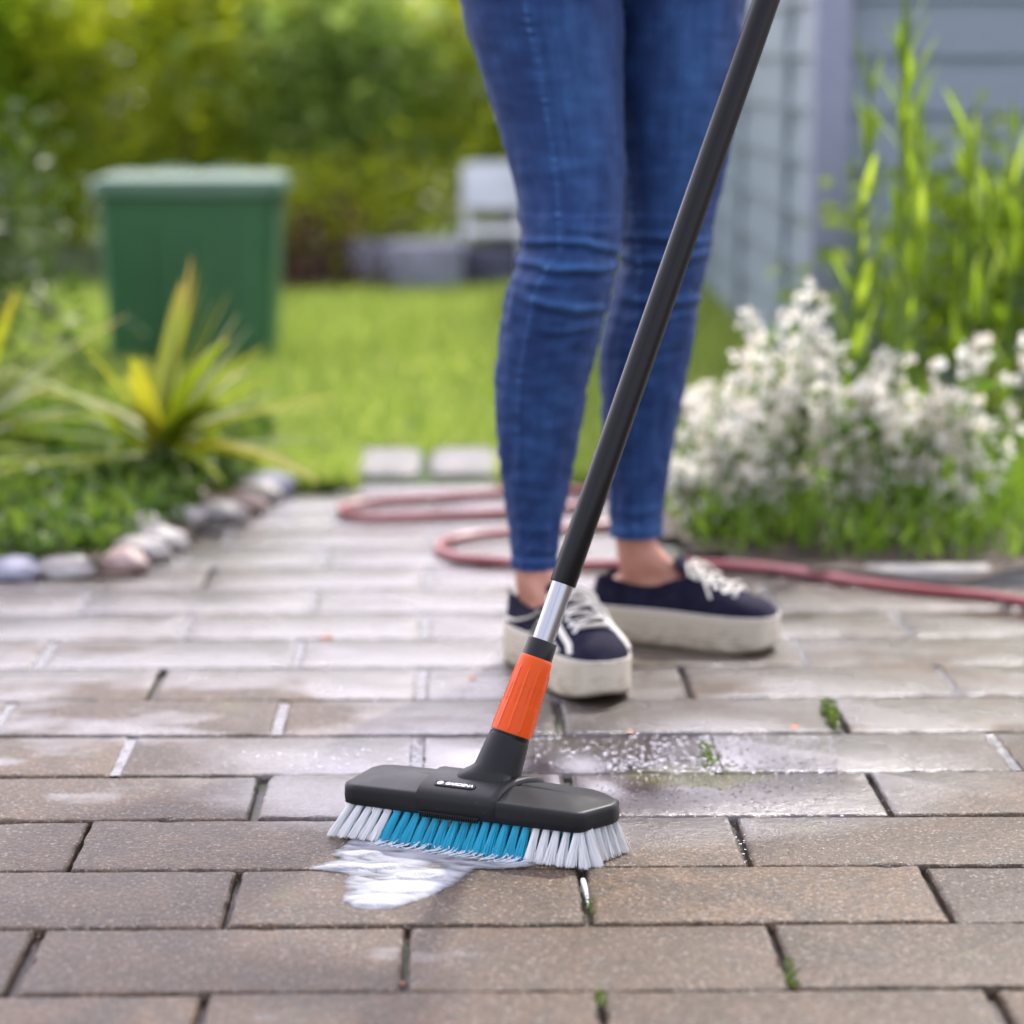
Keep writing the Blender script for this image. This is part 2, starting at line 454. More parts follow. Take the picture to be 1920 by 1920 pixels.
# ---- lawn with blades
m_lawn = simple('lawn_soil', (.035, .07, .012), (.06, .10, .02), .9, 10, .5, .01)
lawn, _ = sheet('lawn', [(-6, END_Y + .02), (.34, END_Y + .02), (.42, 5.0), (6, 5.0), (6, 12), (-6, 12)], .0, m_lawn, .012, .1, 2.0)
m_grass = leafmat('grass_blade', [(.15, .235, .035), (.20, .29, .055), (.28, .355, .10), (.35, .40, .15)], .55, .4)
SLABY = ground(780, 880).y
mb = MB()
for i in range(52000):
    y = END_Y + .04 + (7.75 - END_Y) * rng.random() ** 1.15
    x = -1.15 + rng.random() * 2.0 if y < 6 else -1.5 + rng.random() * 2.3
    if x > .34 and y < 5: continue
    if -.24 < y - SLABY < .15 and -.19 < x < .08: continue
    if x < -.34 and y < 4.75: continue
    a = rng.random() * 2 * PI; h = .022 + rng.random() * .03; w = .0024; b = rng.gauss(0, .5) * h
    ca, sa = math.cos(a), math.sin(a)
    mb.add([(x - ca * w, y - sa * w, -.004), (x + ca * w, y + sa * w, -.004), (x + b * sa * .5 + ca * w * .8, y - b * ca * .5 + sa * w * .8, h * .6), (x + b * sa, y - b * ca, h)], [(0, 1, 2), (0, 2, 3)])
for i in range(4000):                                    # longer tufts along the paving edge and the stepping stone
    x = -.34 + rng.random() * .66; y = END_Y + rng.random() ** 2 * .35
    if -.17 < x < .06 and y < SLABY + .12: continue
    a = rng.random() * 2 * PI; h = .02 + rng.random() * .025; w = .003; b = rng.gauss(0, .5) * h
    ca, sa = math.cos(a), math.sin(a)
    mb.add([(x - ca * w, y - sa * w, -.004), (x + ca * w, y + sa * w, -.004), (x + b * sa, y - b * ca, h)], [(0, 1, 2)])
tag(mb.build('grass', m_grass, smooth=False), 'short bright green mown grass of the lawn', 'grass', kind='stuff')

# ---- leafy shrubs of the hedge
m_bark = simple('bark', (.07, .05, .035), (.13, .10, .07), .9, 20, .6, .01)
def leaf(mb, p, size, rg, updown=.4, narrow=.5, mi=0):
    d = Vector((rg.gauss(0, 1), rg.gauss(0, 1), rg.gauss(0, updown))).normalized()
    s = d.cross(Vector((rg.gauss(0, 1), rg.gauss(0, 1), rg.gauss(0, 1)))).normalized() * size * narrow * .5
    n = d.cross(s).normalized() * size * .12; d = d * size
    mb.add([p, p + d * .45 + s + n, p + d, p + d * .45 - s + n], [(0, 1, 2, 3)], mi)
def shrub(name, loc, rx, ry, h, nleaf, size, material, label, seed, group=None, clumps=40, cat='shrub', stems=5):
    rg = random.Random(seed); root = empty(name, loc, label, cat, group)
    mb = MB(); C = []
    for i in range(clumps):
        a = rg.random() * 2 * PI; rr = math.sqrt(rg.random()) * .85; z = .12 + rg.random() * .8
        k = 1 - .35 * max(0, z - .6) / .4
        C.append((Vector((math.cos(a) * rr * rx * k, math.sin(a) * rr * ry * k, z * h)), .16 + rg.random() * .16))
    for i in range(nleaf):
        c, r = C[int(rg.random() * clumps)]
        d = Vector((rg.gauss(0, 1), rg.gauss(0, 1), rg.gauss(0, 1))).normalized() * (rg.random() ** .45) * r
        p = c + Vector((d.x * 1.1, d.y, d.z * .85))
        if p.z < .01: p.z = .01 + rg.random() * .05
        leaf(mb, p, size * (.6 + .7 * rg.random()), rg)
    mb.build('foliage', material, root, smooth=False)
    tb = MB()
    for i in range(stems):
        c = C[i * 3 % clumps][0]
        tb.tube([(rg.gauss(0, .05), rg.gauss(0, .05), -.02), (c.x * .4, c.y * .4, c.z * .45), c], [.022, .014, .006], 6)
    tb.build('trunk', m_bark, root)
    return root
lf_y = leafmat('leaf_yellow_green', [(.26, .31, .02), (.34, .38, .03), (.42, .43, .05), (.16, .22, .01)], .72)
lf_b = leafmat('leaf_blue_green', [(.16, .25, .07), (.24, .33, .12), (.34, .42, .20), (.12, .18, .04)], .72)
lf_g = leafmat('leaf_mid_green', [(.15, .24, .015), (.21, .31, .02), (.28, .36, .04), (.10, .16, .01)], .72)
lf_d = leafmat('leaf_dark_green', [(.03, .06, .012), (.05, .09, .02), (.07, .11, .025)], .4)
G = 'shrubs of the hedge behind the lawn'
shrub('hedge_shrub', (-1.75, 8.55, 0), .55, .25, 1.17, 3000, .075, lf_g, 'mid green leafy hedge shrub at the far left end of the hedge', 1, G)
shrub('hedge_shrub', (-1.02, 8.6, 0), .5, .25, 1.19, 3000, .07, lf_y, 'yellow green leafy hedge shrub behind the green tub', 2, G)
shrub('hedge_shrub', (-.38, 8.45, 0), .36, .2, 1.13, 2300, .065, lf_b, 'dull blue green hedge shrub behind the pale border blocks', 3, G)
shrub('hedge_shrub', (.16, 8.65, 0), .42, .22, 1.21, 2600, .07, lf_y, 'bright yellow green hedge shrub behind the white chair', 4, G)
shrub('hedge_shrub', (.62, 8.8, 0), .4, .2, 1.17, 2200, .07, lf_g, 'mid green hedge shrub at the far corner of the blue grey shed', 5, G)
shrub('hedge_shrub', (-.72, 9.1, 0), .6, .2, 1.19, 2400, .08, lf_g, 'darker green shrub filling the gap at the back of the hedge', 6, G)
for i_, (bx_, lb_) in enumerate(((-1.5, 'mid green shrub at the back left, filling the top of the hedge'), (-.7, 'yellow green shrub at the back, above the gap between the front shrubs'), (.15, 'mid green shrub at the back, right behind the jeans'))):
    shrub('back_shrub', (bx_, 9.75, 0), .62, .3, 1.30, 3200, .085, (lf_g, lf_y, lf_g)[i_], lb_, 60 + i_, G)
shrub('low_shrub', (-.42, 8.0, 0), .33, .18, .32, 2200, .05, lf_y, 'low pale yellow green plant in front of the blue green shrub', 8, clumps=16)
m_red = leafmat('leaf_dark_red', [(.05, .012, .015), (.09, .02, .025), (.035, .02, .012)], .3)
shrub('red_leaved_plant', (-.47, 7.72, 0), .20, .10, .14, 1100, .035, m_red, 'low dark red leaved plant left of the grey border blocks', 9, clumps=14, stems=3)

# ---- grey border blocks at the back of the lawn
m_block = simple('border_stone', (.20, .20, .24), (.30, .30, .36), .8, 16, .5, .006)
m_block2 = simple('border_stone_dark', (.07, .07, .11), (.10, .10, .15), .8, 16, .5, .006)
def block(u0, u1, v, h, dp, material, label, rz=0):
    a, b = ground(u0, v), ground(u1, v); c = (a + b) / 2
    root = Vector((c.x, c.y + dp / 2, 0)); mb = MB(); mb.box((0, 0, h / 2), (b.x - a.x, dp, h))
    bm_o = mb.build('border_block', material, bevel=.012, seg=3)
    for vv in bm_o.data.vertices:
        vv.co += Vector([noise.noise(vv.co * 9 + Vector((u0, q, 0))) * .006 for q in (0, 3, 6)])
    bm_o.location = root; bm_o.rotation_euler = (0, 0, rz)
    return tag(bm_o, label, 'border block', 'grey blocks edging the lawn')
block(658, 722, 547, .150, .14, m_block, 'short pale grey border block at the left end of its row', R(12))
block(726, 868, 553, .155, .16, m_block, 'long pale grey border block, middle one of its row', 0)
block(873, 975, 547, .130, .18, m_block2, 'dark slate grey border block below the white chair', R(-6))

# ---- stepping stones in the lawn
m_step = simple('stepping_stone', (.19, .18, .165), (.13, .125, .115), .6, 14, .5, .006)
def slab(us, v0, v1, label, seed):
    rg = random.Random(seed); u0, u1 = us; a, b = ground(u0, v1), ground(u1, v0)
    cx, cy = (a.x + b.x) / 2, (a.y + b.y) / 2; rx, ry = (b.x - a.x) / 2, (b.y - a.y) / 2
    mb = MB(); rings = []
    for ins, z in ((0, -.02), (0, .010), (.006, .014), (.03, .016)):
        ring = []
        for i in range(28):
            t_ = 2 * PI * i / 28; c_, s_ = math.cos(t_), math.sin(t_)
            k_ = (abs(c_) ** 5 + abs(s_) ** 5) ** (-.2) * (1 + .04 * noise.noise(Vector((c_ * 2, s_ * 2, seed))))
            ring.append((c_ * k_ * (rx - ins), s_ * k_ * (ry - ins), z))
        rings.append(ring)
    mb.loft(rings); o = mb.build('stepping_stone', m_step); o.location = (cx, cy, 0)
    return tag(o, label, 'stepping stone', 'pale slabs set in the lawn')
slab((640, 792), 852, 902, 'pale weathered slab in the grass, left one of the two', 1)
slab((806, 935), 850, 900, 'pale slab in the grass partly behind the bent leg', 2)

# ---- shed with horizontal cladding at the right
m_clad = mat('painted_cladding', (.27, .34, .39), .55)
t = NT(m_clad); o_ = t.tex()
t.set('Base Color', t.mix(t.ramp(t.noise(t.map(o_, (3, 1.2, 18)), 3, 5, .6), [(.3, 0.0), (.7, 1.0)]), (.17, .215, .24), (.22, .27, .295)))
t.set('Normal', t.bump(t.noise(t.map(o_, (4, 4, 60)), 6, 4), .3, .002))
m_trim = simple('trim_paint', (.25, .27, .34), (.21, .23, .30), .5, 12, .1)
m_roof = simple('roofing_felt', (.06, .06, .065), (.09, .09, .09), .9, 60, .4)
shed = empty('garden_shed', (.75, 5.15, 0), 'low blue grey shed clad in horizontal boards beside the white flowers', 'shed')
SH, SL, SWD = 1.22, 3.2, 1.7
mb = MB(); ch = .112
n = int(SH / ch)
for i in range(n):
    z0 = .03 + i * ch; z1 = z0 + ch + .012
    for (p, q, nn) in (((0, 0), (0, SL), (-1, 0)), ((0, 0), (SWD, 0), (0, -1))):      # long side, gable towards the paving
        a, b = Vector((*p, 0)), Vector((*q, 0)); N = Vector((*nn, 0))
        vs = [a + N * .018 + Vector((0, 0, z0)), b + N * .018 + Vector((0, 0, z0)), b + N * .004 + Vector((0, 0, z1)), a + N * .004 + Vector((0, 0, z1)),
              a + Vector((0, 0, z0)), b + Vector((0, 0, z0))]
        mb.add(vs, [(0, 1, 2, 3), (4, 5, 1, 0)])
mb.box((SWD / 2, SL / 2, SH / 2 + .02), (SWD - .01, SL - .01, SH))
mb.build('wall', m_clad, shed, smooth=False)
mb = MB(); mb.box((-.012, -.012, SH / 2 + .03), (.07, .07, SH + .02)); mb.build('corner_board', m_trim, shed, bevel=.003)
mb = MB(); mb.box((SWD / 2, SL / 2, SH + .075), (SWD + .16, SL + .16, .05)); mb.build('roof', m_roof, shed, bevel=.005)
# vertical cover strips seen on the long side
for yy in (.62, 1.55):
    mb = MB(); mb.box((-.021, yy, SH / 2 + .03), (.012, .05, SH)); mb.build('cover_strip', m_clad, shed, bevel=.002)
mb = MB(); mb.box((SWD / 2, SL / 2, .0), (SWD + .03, SL + .03, .06)); mb.build('plinth', m_block, shed, bevel=.004)

# =================================================================== GREEN TUB, CHAIR
m_tub = simple('green_plastic', (.024, .11, .034), (.034, .13, .045), .45, 5, .05)
m_rim = simple('green_rim', (.045, .115, .055), (.06, .14, .07), .35, 5, .05)
a, b = ground(205, 690), ground(506, 690)
tub = empty('green_bin', ((a.x + b.x) / 2, a.y + .17, 0), 'dark green tapered plastic bin with a pale rim on the lawn edge', 'bin')
hw = (b.x - a.x) / 2; TH = .425
def rrect(hx, hy, r, z, n=6):
    out = []
    for cx, cy, a0 in ((hx - r, hy - r, 0), (-hx + r, hy - r, 90), (-hx + r, -hy + r, 180), (hx - r, -hy + r, 270)):
        for i in range(n + 1):
            t_ = R(a0 + 90 * i / n); out.append((cx + math.cos(t_) * r, cy + math.sin(t_) * r, z))
    return out
mb = MB(); mb.loft([rrect(hw, .17, .03, .0), rrect(hw + .018, .182, .035, TH - .03), rrect(hw + .02, .184, .035, TH - .03), rrect(hw + .02, .184, .035, TH - .005)], cap1=False)
for gx in (-.5, 0, .5):
    mb.box((gx * hw, -.180, TH * .42), (.02, .012, TH * .7))
mb.build('body', m_tub, tub)
mb = MB(); mb.loft([rrect(hw + .020, .186, .037, TH - .035), rrect(hw + .036, .200, .04, TH - .032), rrect(hw + .036, .200, .04, TH - .006), rrect(hw + .032, .196, .038, TH), rrect(hw + .012, .176, .035, TH), rrect(hw + .008, .172, .035, TH - .04)], cap0=False, cap1=False)
mb.build('rim', m_rim, tub)
mb = MB(); mb.loft([rrect(hw + .026, .19, .038, TH + .001), rrect(hw + .026, .19, .038, TH + .004), rrect(hw + .01, .175, .038, TH + .008)]); mb.build('lid', m_rim, tub)
for sx in (-.35, .35):
    mb = MB(); mb.tube([(sx * hw - .035, .19, TH + .008), (sx * hw - .03, .215, TH + .01), (sx * hw + .03, .215, TH + .01), (sx * hw + .035, .19, TH + .008)], .006, 8); mb.build('handle', m_tub, tub)

m_white = simple('white_paint', (.80, .81, .84), (.70, .72, .76), .45, 8, .05)
CY = 7.95
pa, pb, pc = at_y(866, 305, CY), at_y(985, 305, CY), at_y(866, 392, CY)
chair = empty('garden_chair', ((pa.x + pb.x) / 2, CY, 0), 'small white garden chair standing behind the grey border blocks', 'chair')
cw = (pb.x - pa.x); top = pa.z; bot = pc.z
mb = MB(); rings = []
for yy in (-.012, .012):
    rings.append([(x, yy, z + (top + bot) / 2) for (x, z, _) in [(p[0], p[1], 0) for p in rrect(cw / 2, (top - bot) / 2, .03, 0)]])
mb.loft(rings); mb.build('backrest', m_white, chair, bevel=.003)
SZ = max(.17, bot - .06)
mb = MB(); mb.box((0, -.09, SZ), (cw * .98, .19, .018)); mb.build('seat', m_white, chair, bevel=.004)
for sx in (-1, 1):
    mb = MB(); mb.tube([(sx * cw * .44, .012, 0), (sx * cw * .44, .014, SZ), (sx * cw * .42, .018, top - .02)], .009, 8); mb.build('leg', m_white, chair)
    mb = MB(); mb.tube([(sx * cw * .46, -.175, 0), (sx * cw * .44, -.165, SZ)], .009, 8); mb.build('leg', m_white, chair)

# =================================================================== PLANTS AT THE LEFT
m_palm = leafmat('sword_leaf', [(.22, .28, .015), (.28, .33, .02), (.36, .33, .03), (.14, .22, .012)], .5, .25, .6, tint=(1.25, 1.25, .9))
t = NT(m_palm)
_mx = [n for n in t.n if n.type == 'MIX' and n.outputs['Result'].links and any(l.to_node == t.b for l in n.outputs['Result'].links)][0]
_len = t.n.new('ShaderNodeVectorMath'); _len.operation = 'LENGTH'; t.l.new(t.tex(), _len.inputs[0])
_c = t.mix(t.ramp(_len.outputs['Value'], [(.27, 0.0), (.38, .7)]), _mx.outputs['Result'], (.50, .26, .06))
for _l in list(_mx.outputs['Result'].links):
    if _l.to_socket != [n for n in t.n if n.type == 'MIX'][-1].inputs['A']:
        t.l.new(_c, _l.to_socket)
def blade(mb, p0, d, length, width, droop, n=9, fold=.25):
    d = d.normalized(); side = d.cross(Vector((0, 0, 1)))
    side = side.normalized() if side.length > .05 else Vector((1, 0, 0))
    vs, fs = [], []
    for i in range(n + 1):
        t_ = i / n; p = p0 + d * length * t_ + Vector((0, 0, -droop * t_ * t_ * length))
        w = width * (1 - t_ ** 3) * (.55 + .9 * min(1, t_ * 3) * .5) + .0008
        vs += [p - side * w, p + Vector((0, 0, -w * fold * 1.5)), p + side * w]
    for i in range(n):
        a = i * 3; fs += [(a, a + 1, a + 4, a + 3), (a + 1, a + 2, a + 5, a + 4)]
    mb.add(vs, fs)
m_tip = leafmat('orange_leaf_tip', [(.42, .20, .03), (.36, .16, .03), (.45, .25, .05)], .4)
def sword_plant(loc, nbl, lmin, lmax, label, seed, dirs=None, w=.018):
    rg = random.Random(seed); root = empty('sword_leaved_plant', loc, label, 'plant', 'spiky sword leaved plants in the left bed')
    mb = MB()
    for i in range(nbl):
        az = rg.random() * 2 * PI; el = R(-4 + 80 * rg.random() ** 1.4)
        d = Vector((math.cos(az) * math.cos(el), math.sin(az) * math.cos(el), math.sin(el)))
        blade(mb, Vector((0, 0, .05 + rg.random() * .05)), d, lmin + (lmax - lmin) * rg.random(), w * (.8 + .5 * rg.random()), .10 + .35 * rg.random())
    for (tu, tv, ty, ww, dr) in (dirs or []):
        tip = at_y(tu, tv, ty) - Vector(loc); st = Vector((0, 0, .08)); dv = tip - st + Vector((0, 0, dr * (tip - st).length))
        blade(mb, st, dv, dv.length, ww, dr)
    mb.build('leaves', m_palm, root)
    tb = MB(); tb.tube([(0, 0, -.01), (.004, 0, .05), (0, 0, .10)], [.026, .024, .010], 10); tb.build('stem', m_bark, root)
    return root
pl = ground(262, 1000); px, py = pl.x, 4.02
sword_plant((px, py, .015), 30, .20, .36, 'spiky yellow green plant with a long leaf drooping over the paving', 11,
            [(598, 900, 3.78, .020, .30), (500, 640, 3.9, .012, .12), (470, 610, 4.1, .010, .10), (505, 705, 3.9, .014, .15), (520, 760, 4.0, .013, .2),
             (400, 560, 4.0, .010, .05), (450, 585, 4.1, .010, .08), (372, 500, 4.0, .011, .03), (430, 545, 4.0, .009, .06), (470, 870, 3.85, .012, .3), (420, 905, 3.8, .012, .3),
             (515, 735, 3.9, .012, .2), (495, 670, 4.05, .012, .12), (360, 480, 4.1, .010, .03), (455, 650, 4.0, .011, .1), (440, 690, 3.9, .012, .15), (480, 800, 3.95, .012, .2)])
sword_plant((px - .33, py + .16, .015), 34, .20, .34, 'spiky plant at the far left, behind the drooping one', 12)
sword_plant((px - .30, py - .32, .015), 40, .12, .22, 'small spiky plant at the left edge nearest the paving', 13, w=.010)
m_cover = leafmat('ground_cover_leaf', [(.05, .11, .012), (.08, .14, .02), (.12, .18, .03)], .4)
mb = MB(); rg = random.Random(3)
for i in range(9000):
    y = 3.46 + rg.random() * 1.3; x = -.36 - rg.random() * 1.1
    if x > -.46 + max(0, y - 3.55) * .22 - .02 + max(0, y - 4.12) * -.1: continue
    leaf(mb, Vector((x, y, .01 + rg.random() * .05)), .03 + rg.random() * .02, rg, 1.0, .5)
tag(mb.build('ground_cover', m_cover, smooth=False), 'low green ground cover filling the left bed', 'ground cover', kind='stuff')
# stones edging the left bed
def stone(x, y, r, sc, material, label, seed, name='edging_stone', cat='stone', group=None):
    me = bpy.data.meshes.new(name); bm = bmesh.new(); bmesh.ops.create_icosphere(bm, subdivisions=4, radius=1)
    for v in bm.verts:
        q = noise.noise(v.co * 1.3 + Vector((seed, 0, 0))) * .22 + noise.noise(v.co * 4 + Vector((seed, 3, 0))) * .06
        v.co = Vector((v.co.x * sc[0], v.co.y * sc[1], v.co.z * sc[2])) * (1 + q) * r
    bm.to_mesh(me); bm.free()
    for p in me.polygons: p.use_smooth = True
    o = link(name, me, material); o.location = (x, y, r * sc[2] * .55)
    return tag(o, label, cat, group)
m_pink = simple('pink_stone', (.26, .15, .12), (.32, .24, .22), .5, 25, .6, .004)
m_pale = simple('pale_stone', (.22, .20, .18), (.33, .31, .29), .5, 25, .6, .004)
p = ground(372, 960); stone(p.x, p.y, .030, (1.3, 1, .8), m_pink, 'pinkish rounded stone under the spiky plant', 1.0, group='stones at the edge of the left bed')
p = ground(345, 985); stone(p.x, p.y, .026, (1.2, 1.1, .8), m_pale, 'pale rounded stone just left of the pinkish one', 2.0, group='stones at the edge of the left bed')
p = ground(262, 1010); stone(p.x, p.y, .032, (1.2, 1.1, .8), m_pale, 'largest pale stone further left along the bed edge', 5.0, group='stones at the edge of the left bed')

line_ = [(-1.02, 3.41), (-.93, 3.42), (-.85, 3.415), (-.77, 3.425), (-.69, 3.42), (-.61, 3.43), (-.54, 3.44), (-.475, 3.475), (-.455, 3.555), (-.44, 3.64), (-.37, 3.86), (-.35, 3.95), (-.33, 4.04), (-.315, 4.12)]
for i, (sx_, sy_) in enumerate(line_):
    stone(sx_, sy_, .030 + .006 * rng.random(), (1.25, .95, .62), (m_pale, m_block, m_pale, m_pink)[i % 4] if i != 9 else m_pale,
          'low stone edging the left bed, ' + ('first', 'second', 'third', 'fourth', 'fifth', 'sixth', 'seventh', 'eighth', 'ninth', 'tenth', 'eleventh', 'twelfth', 'thirteenth', 'last')[i] + ' along the line from the left', 20 + i * 3.1, group='line of stones edging the left bed')

# =================================================================== FLOWERS AND TALL STEMS AT THE RIGHT
m_stem = leafmat('green_stem', [(.09, .17, .02), (.12, .21, .02), (.16, .25, .03)], .25, .4)
m_petal = leafmat('white_petal', [(.95, .93, .91), (.94, .92, .90), (.95, .90, .84), (.92, .80, .72)], .62, .5, tint=(1.0, .99, .97))
m_leaf2 = leafmat('flower_leaf', [(.06, .13, .015), (.10, .19, .02), (.15, .25, .03), (.20, .28, .05)], .5)
def flower_plant(loc, h, spread, nst, label, seed, nfl=26, lean=(0, 0)):
    rg = random.Random(seed); root = empty('white_flowering_plant', loc, label, 'flowering plant', 'white flowering plants beside the paving')
    st, le = MB(), MB()
    nst = max(4, int(nst * .72)); spread *= 1.25
    for i in range(nst):
        a = rg.random() * 2 * PI; rr = spread * math.sqrt(rg.random()); hh = h * (.55 + .45 * rg.random())
        e = Vector((math.cos(a) * rr + lean[0] * hh, math.sin(a) * rr + lean[1] * hh, hh)); b0 = Vector((e.x * .3, e.y * .3, 0))
        pts = [b0, b0.lerp(e, .5) + Vector((rg.gauss(0, .01), rg.gauss(0, .01), .02)), e]
        pts = spline(pts, 8); st.tube(pts, [.0022] * 5 + [.0015] * 3, 5)
        fb = MB()
        for j in range(nfl):
            t_ = .08 + .95 * rg.random() ** .8; q = pts[min(7, int(t_ * 7))].lerp(pts[min(7, int(t_ * 7) + 1)], .5) if t_ < 1 else e
            q = q + Vector((rg.gauss(0, .012), rg.gauss(0, .012), rg.gauss(0, .010)))
            for k in range(5):
                d = Vector((rg.gauss(0, 1), rg.gauss(0, 1), rg.gauss(.2, .8))).normalized() * (.0105 + rg.random() * .005)
                s_ = d.cross(Vector((rg.gauss(0, 1), rg.gauss(0, 1), rg.gauss(0, 1)))).normalized() * .0062
                fb.add([q, q + d * .6 + s_, q + d, q + d * .6 - s_], [(0, 1, 2, 3)])
        fb.build('blossoms', m_petal, root, smooth=False)
        for j in range(16):
            q = pts[int(rg.random() * 6)] + Vector((rg.gauss(0, .006), rg.gauss(0, .006), 0))
            leaf(le, q, .03 + rg.random() * .03, rg, .8, .22)
    st.build('stems', m_stem, root); le.build('leaves', m_leaf2, root, smooth=False)
    return root
for i, (u, v, Y, h, sp, n_, lab) in enumerate([
        (1335, 1045, 3.62, .17, .055, 9, 'shortest white flowering plant right behind the sneaker laces'),
        (1400, 1050, 3.66, .30, .065, 13, 'white flowering plant left of the tallest white flowers'),
        (1490, 1050, 3.72, .37, .065, 15, 'tallest white flowering plant reaching up in front of the shed'),
        (1590, 1060, 3.66, .33, .07, 13, 'white flowering plant in front of the bright green stems'),
        (1700, 1075, 3.62, .26, .07, 11, 'white flowering plant at the right, behind the red hose'),
        (1820, 1075, 3.66, .30, .07, 11, 'white flowering plant at the far right of the bed'),
        (1330, 960, 4.05, .20, .05, 6, 'loose white flowering plant leaning towards the jeans')]):
    p = at_y(u, v, Y); flower_plant((p.x, Y, .012), h, sp, n_, lab, 40 + i)
def tall_plant(loc, h, label, seed, wd=.010, n=4):
    rg = random.Random(seed); root = empty('tall_green_plant', loc, label, 'plant', 'tall green stems by the white flowers')
    st, le = MB(), MB()
    for i in range(n):
        b0 = Vector((rg.gauss(0, .015), rg.gauss(0, .02), 0)); hh = h * (.75 + .3 * rg.random()); e = b0 + Vector((rg.gauss(0, .02), rg.gauss(0, .02), hh))
        pts = spline([b0, b0.lerp(e, .5) + Vector((rg.gauss(0, .008), 0, 0)), e], 10); st.tube(pts, [.0045] * 6 + [.0035, .003, .002, .001], 6)
        for j in range(18):
            q = pts[1 + int(rg.random() * 8)]; az = rg.random() * 2 * PI; el = R(55 + 30 * rg.random())
            d = Vector((math.cos(az) * math.cos(el), math.sin(az) * math.cos(el), math.sin(el)))
            blade(le, q, d, .06 + rg.random() * .07, wd * (.4 + .4 * rg.random()), .15, 5)
    st.build('stems', m_stem, root); le.build('leaves', m_tall, root)
    return root
m_tall = leafmat('bright_upright_leaf', [(.17, .27, .02), (.24, .35, .03), (.32, .42, .06), (.10, .17, .01)], .55, .35)
for i, (u, Y, h, lab) in enumerate([(1556, 3.80, .80, 'tall bright green stem at the corner of the shed, left of its neighbours'),
                                    (1655, 3.72, .98, 'tallest bright green stems, just right of the shed corner'),
                                    (1690, 3.85, .62, 'tall green stems between the far right flowers'),
                                    (1840, 3.95, .68, 'tall green stems at the far right of the bed')]):
    p = at_y(u, 1060, Y); tall_plant((p.x, Y, .012), h, lab, 70 + i, n=(2, 3, 3, 4)[i])
m_cover2 = leafmat('fine_green_leaf', [(.10, .19, .015), (.15, .26, .025), (.22, .33, .05)], .5)
mb = MB(); rg = random.Random(5)
for i in range(6500):
    y = 3.46 + rg.random() * 1.0; x = .34 - max(0, y - 3.5) * .06 + rg.random() * 1.0
    if x < .50 and y < 3.52: continue
    q = Vector((x, y, .01 + rg.random() ** 1.5 * .06)); az = rg.random() * 2 * PI; el = R(30 + 55 * rg.random())
    d = Vector((math.cos(az) * math.cos(el), math.sin(az) * math.cos(el), math.sin(el)))
    s_ = d.cross(Vector((rg.gauss(0, 1), rg.gauss(0, 1), .1))).normalized() * .003; l_ = .03 + rg.random() * .04
    mb.add([q - s_, q + s_, q + d * l_], [(0, 1, 2)])
tag(mb.build('ground_cover', m_cover2, smooth=False), 'thin upright green leaves filling the right bed under the flowers', 'ground cover', kind='stuff')
# back filling shrubs right of the shed gable and left of the tub
shrub('rounded_shrub', (.98, 4.75, 0), .20, .16, .42, 2600, .04, lf_g, 'rounded mid green shrub against the front of the shed', 21, clumps=22)
shrub('rounded_shrub', (-1.15, 5.3, 0), .26, .22, .50, 2600, .045, lf_d, 'dark green shrub left of the green bin', 22, clumps=22)

# kerb along the right bed
m_kerb = simple('kerb_stone', (.34, .33, .30), (.25, .24, .22), .7, 30, .5, .003)
for i in range(7):
    mb = MB(); mb.box((0, 0, -.008), (.292, .05, .040)); o = mb.build('kerb_stone', m_kerb, bevel=.005, seg=3)
    o.location = (.50 + .15 + i * .30, 3.425, 0)
    o.rotation_euler = (0, 0, R(rng.gauss(0, .6)))
    tag(o, 'pale low kerb stone, ' + ['nearest the sneakers in the row by the flowers', 'second from the sneakers in its row', 'third from the sneakers in its row', 'fourth from the sneakers in its row', 'fifth from the sneakers in its row', 'sixth from the sneakers in its row', 'farthest from the sneakers in its row'][i], 'kerb stone', 'kerb stones along the right bed')

# =================================================================== HOSE
m_hose = mat('hose_rubber', (.36, .055, .06), .28, spec=.6)
t = NT(m_hose); t.set('Base Color', t.mix(t.ramp(t.noise(t.tex(), 6, 3), [(.4, 0.0), (.6, 1.0)]), (.26, .05, .05), (.34, .11, .11)))
hp = [(1990, 1150), (1860, 1128), (1720, 1115), (1583, 1096), (1490, 1080), (1400, 1070), (1310, 1066), (1180, 1066), (1060, 1068), (950, 1062), (860, 1054), (822, 1038), (850, 1020), (940, 1008), (1060, 1000), (1180, 985),
      (1230, 960), (1160, 938), (1040, 925), (900, 935), (760, 945), (660, 955), (640, 968), (690, 978), (800, 976), (960, 968), (1100, 955)]
hw_ = [ground(u, v) for u, v in hp]
hz = [.0072] * len(hw_)
for i in range(14, 16): hz[i] = .0072
pts = spline([(q.x, q.y, hz[i]) for i, q in enumerate(hw_)], 260)
for i, q in enumerate(pts):
    q.z = .0072
mb = MB(); mb.tube(pts, .0066, 12)
tag(mb.build('garden_hose', m_hose), 'dull red garden hose lying in loops on the paving', 'hose')

# =================================================================== PERSON
def remeshed(name, mb, voxel, material, parent, smooth_it=6, scale_M=None):
    me = bpy.data.meshes.new(name + '_raw'); me.from_pydata(mb.v, [], mb.f); me.update()
    o = bpy.data.objects.new(name, me); scene.collection.objects.link(o)
    r = o.modifiers.new('r', 'REMESH'); r.mode = 'VOXEL'; r.voxel_size = voxel; r.use_smooth_shade = True
    k_ = o.modifiers.new('s', 'SMOOTH'); k_.iterations = smooth_it; k_.factor = .5
    dg = bpy.context.evaluated_depsgraph_get()
    out = bpy.data.meshes.new_from_object(o.evaluated_get(dg))
    bpy.data.objects.remove(o); out.name = name
    if scale_M is not None: out.transform(scale_M)
    out.materials.clear()
    for p in out.polygons: p.use_smooth = True
    return link(name, out, material, parent)
m_skin = mat('skin', (.42, .21, .14), .45, spec=.4, Subsurface_Weight=.12, Subsurface_Scale=.01)
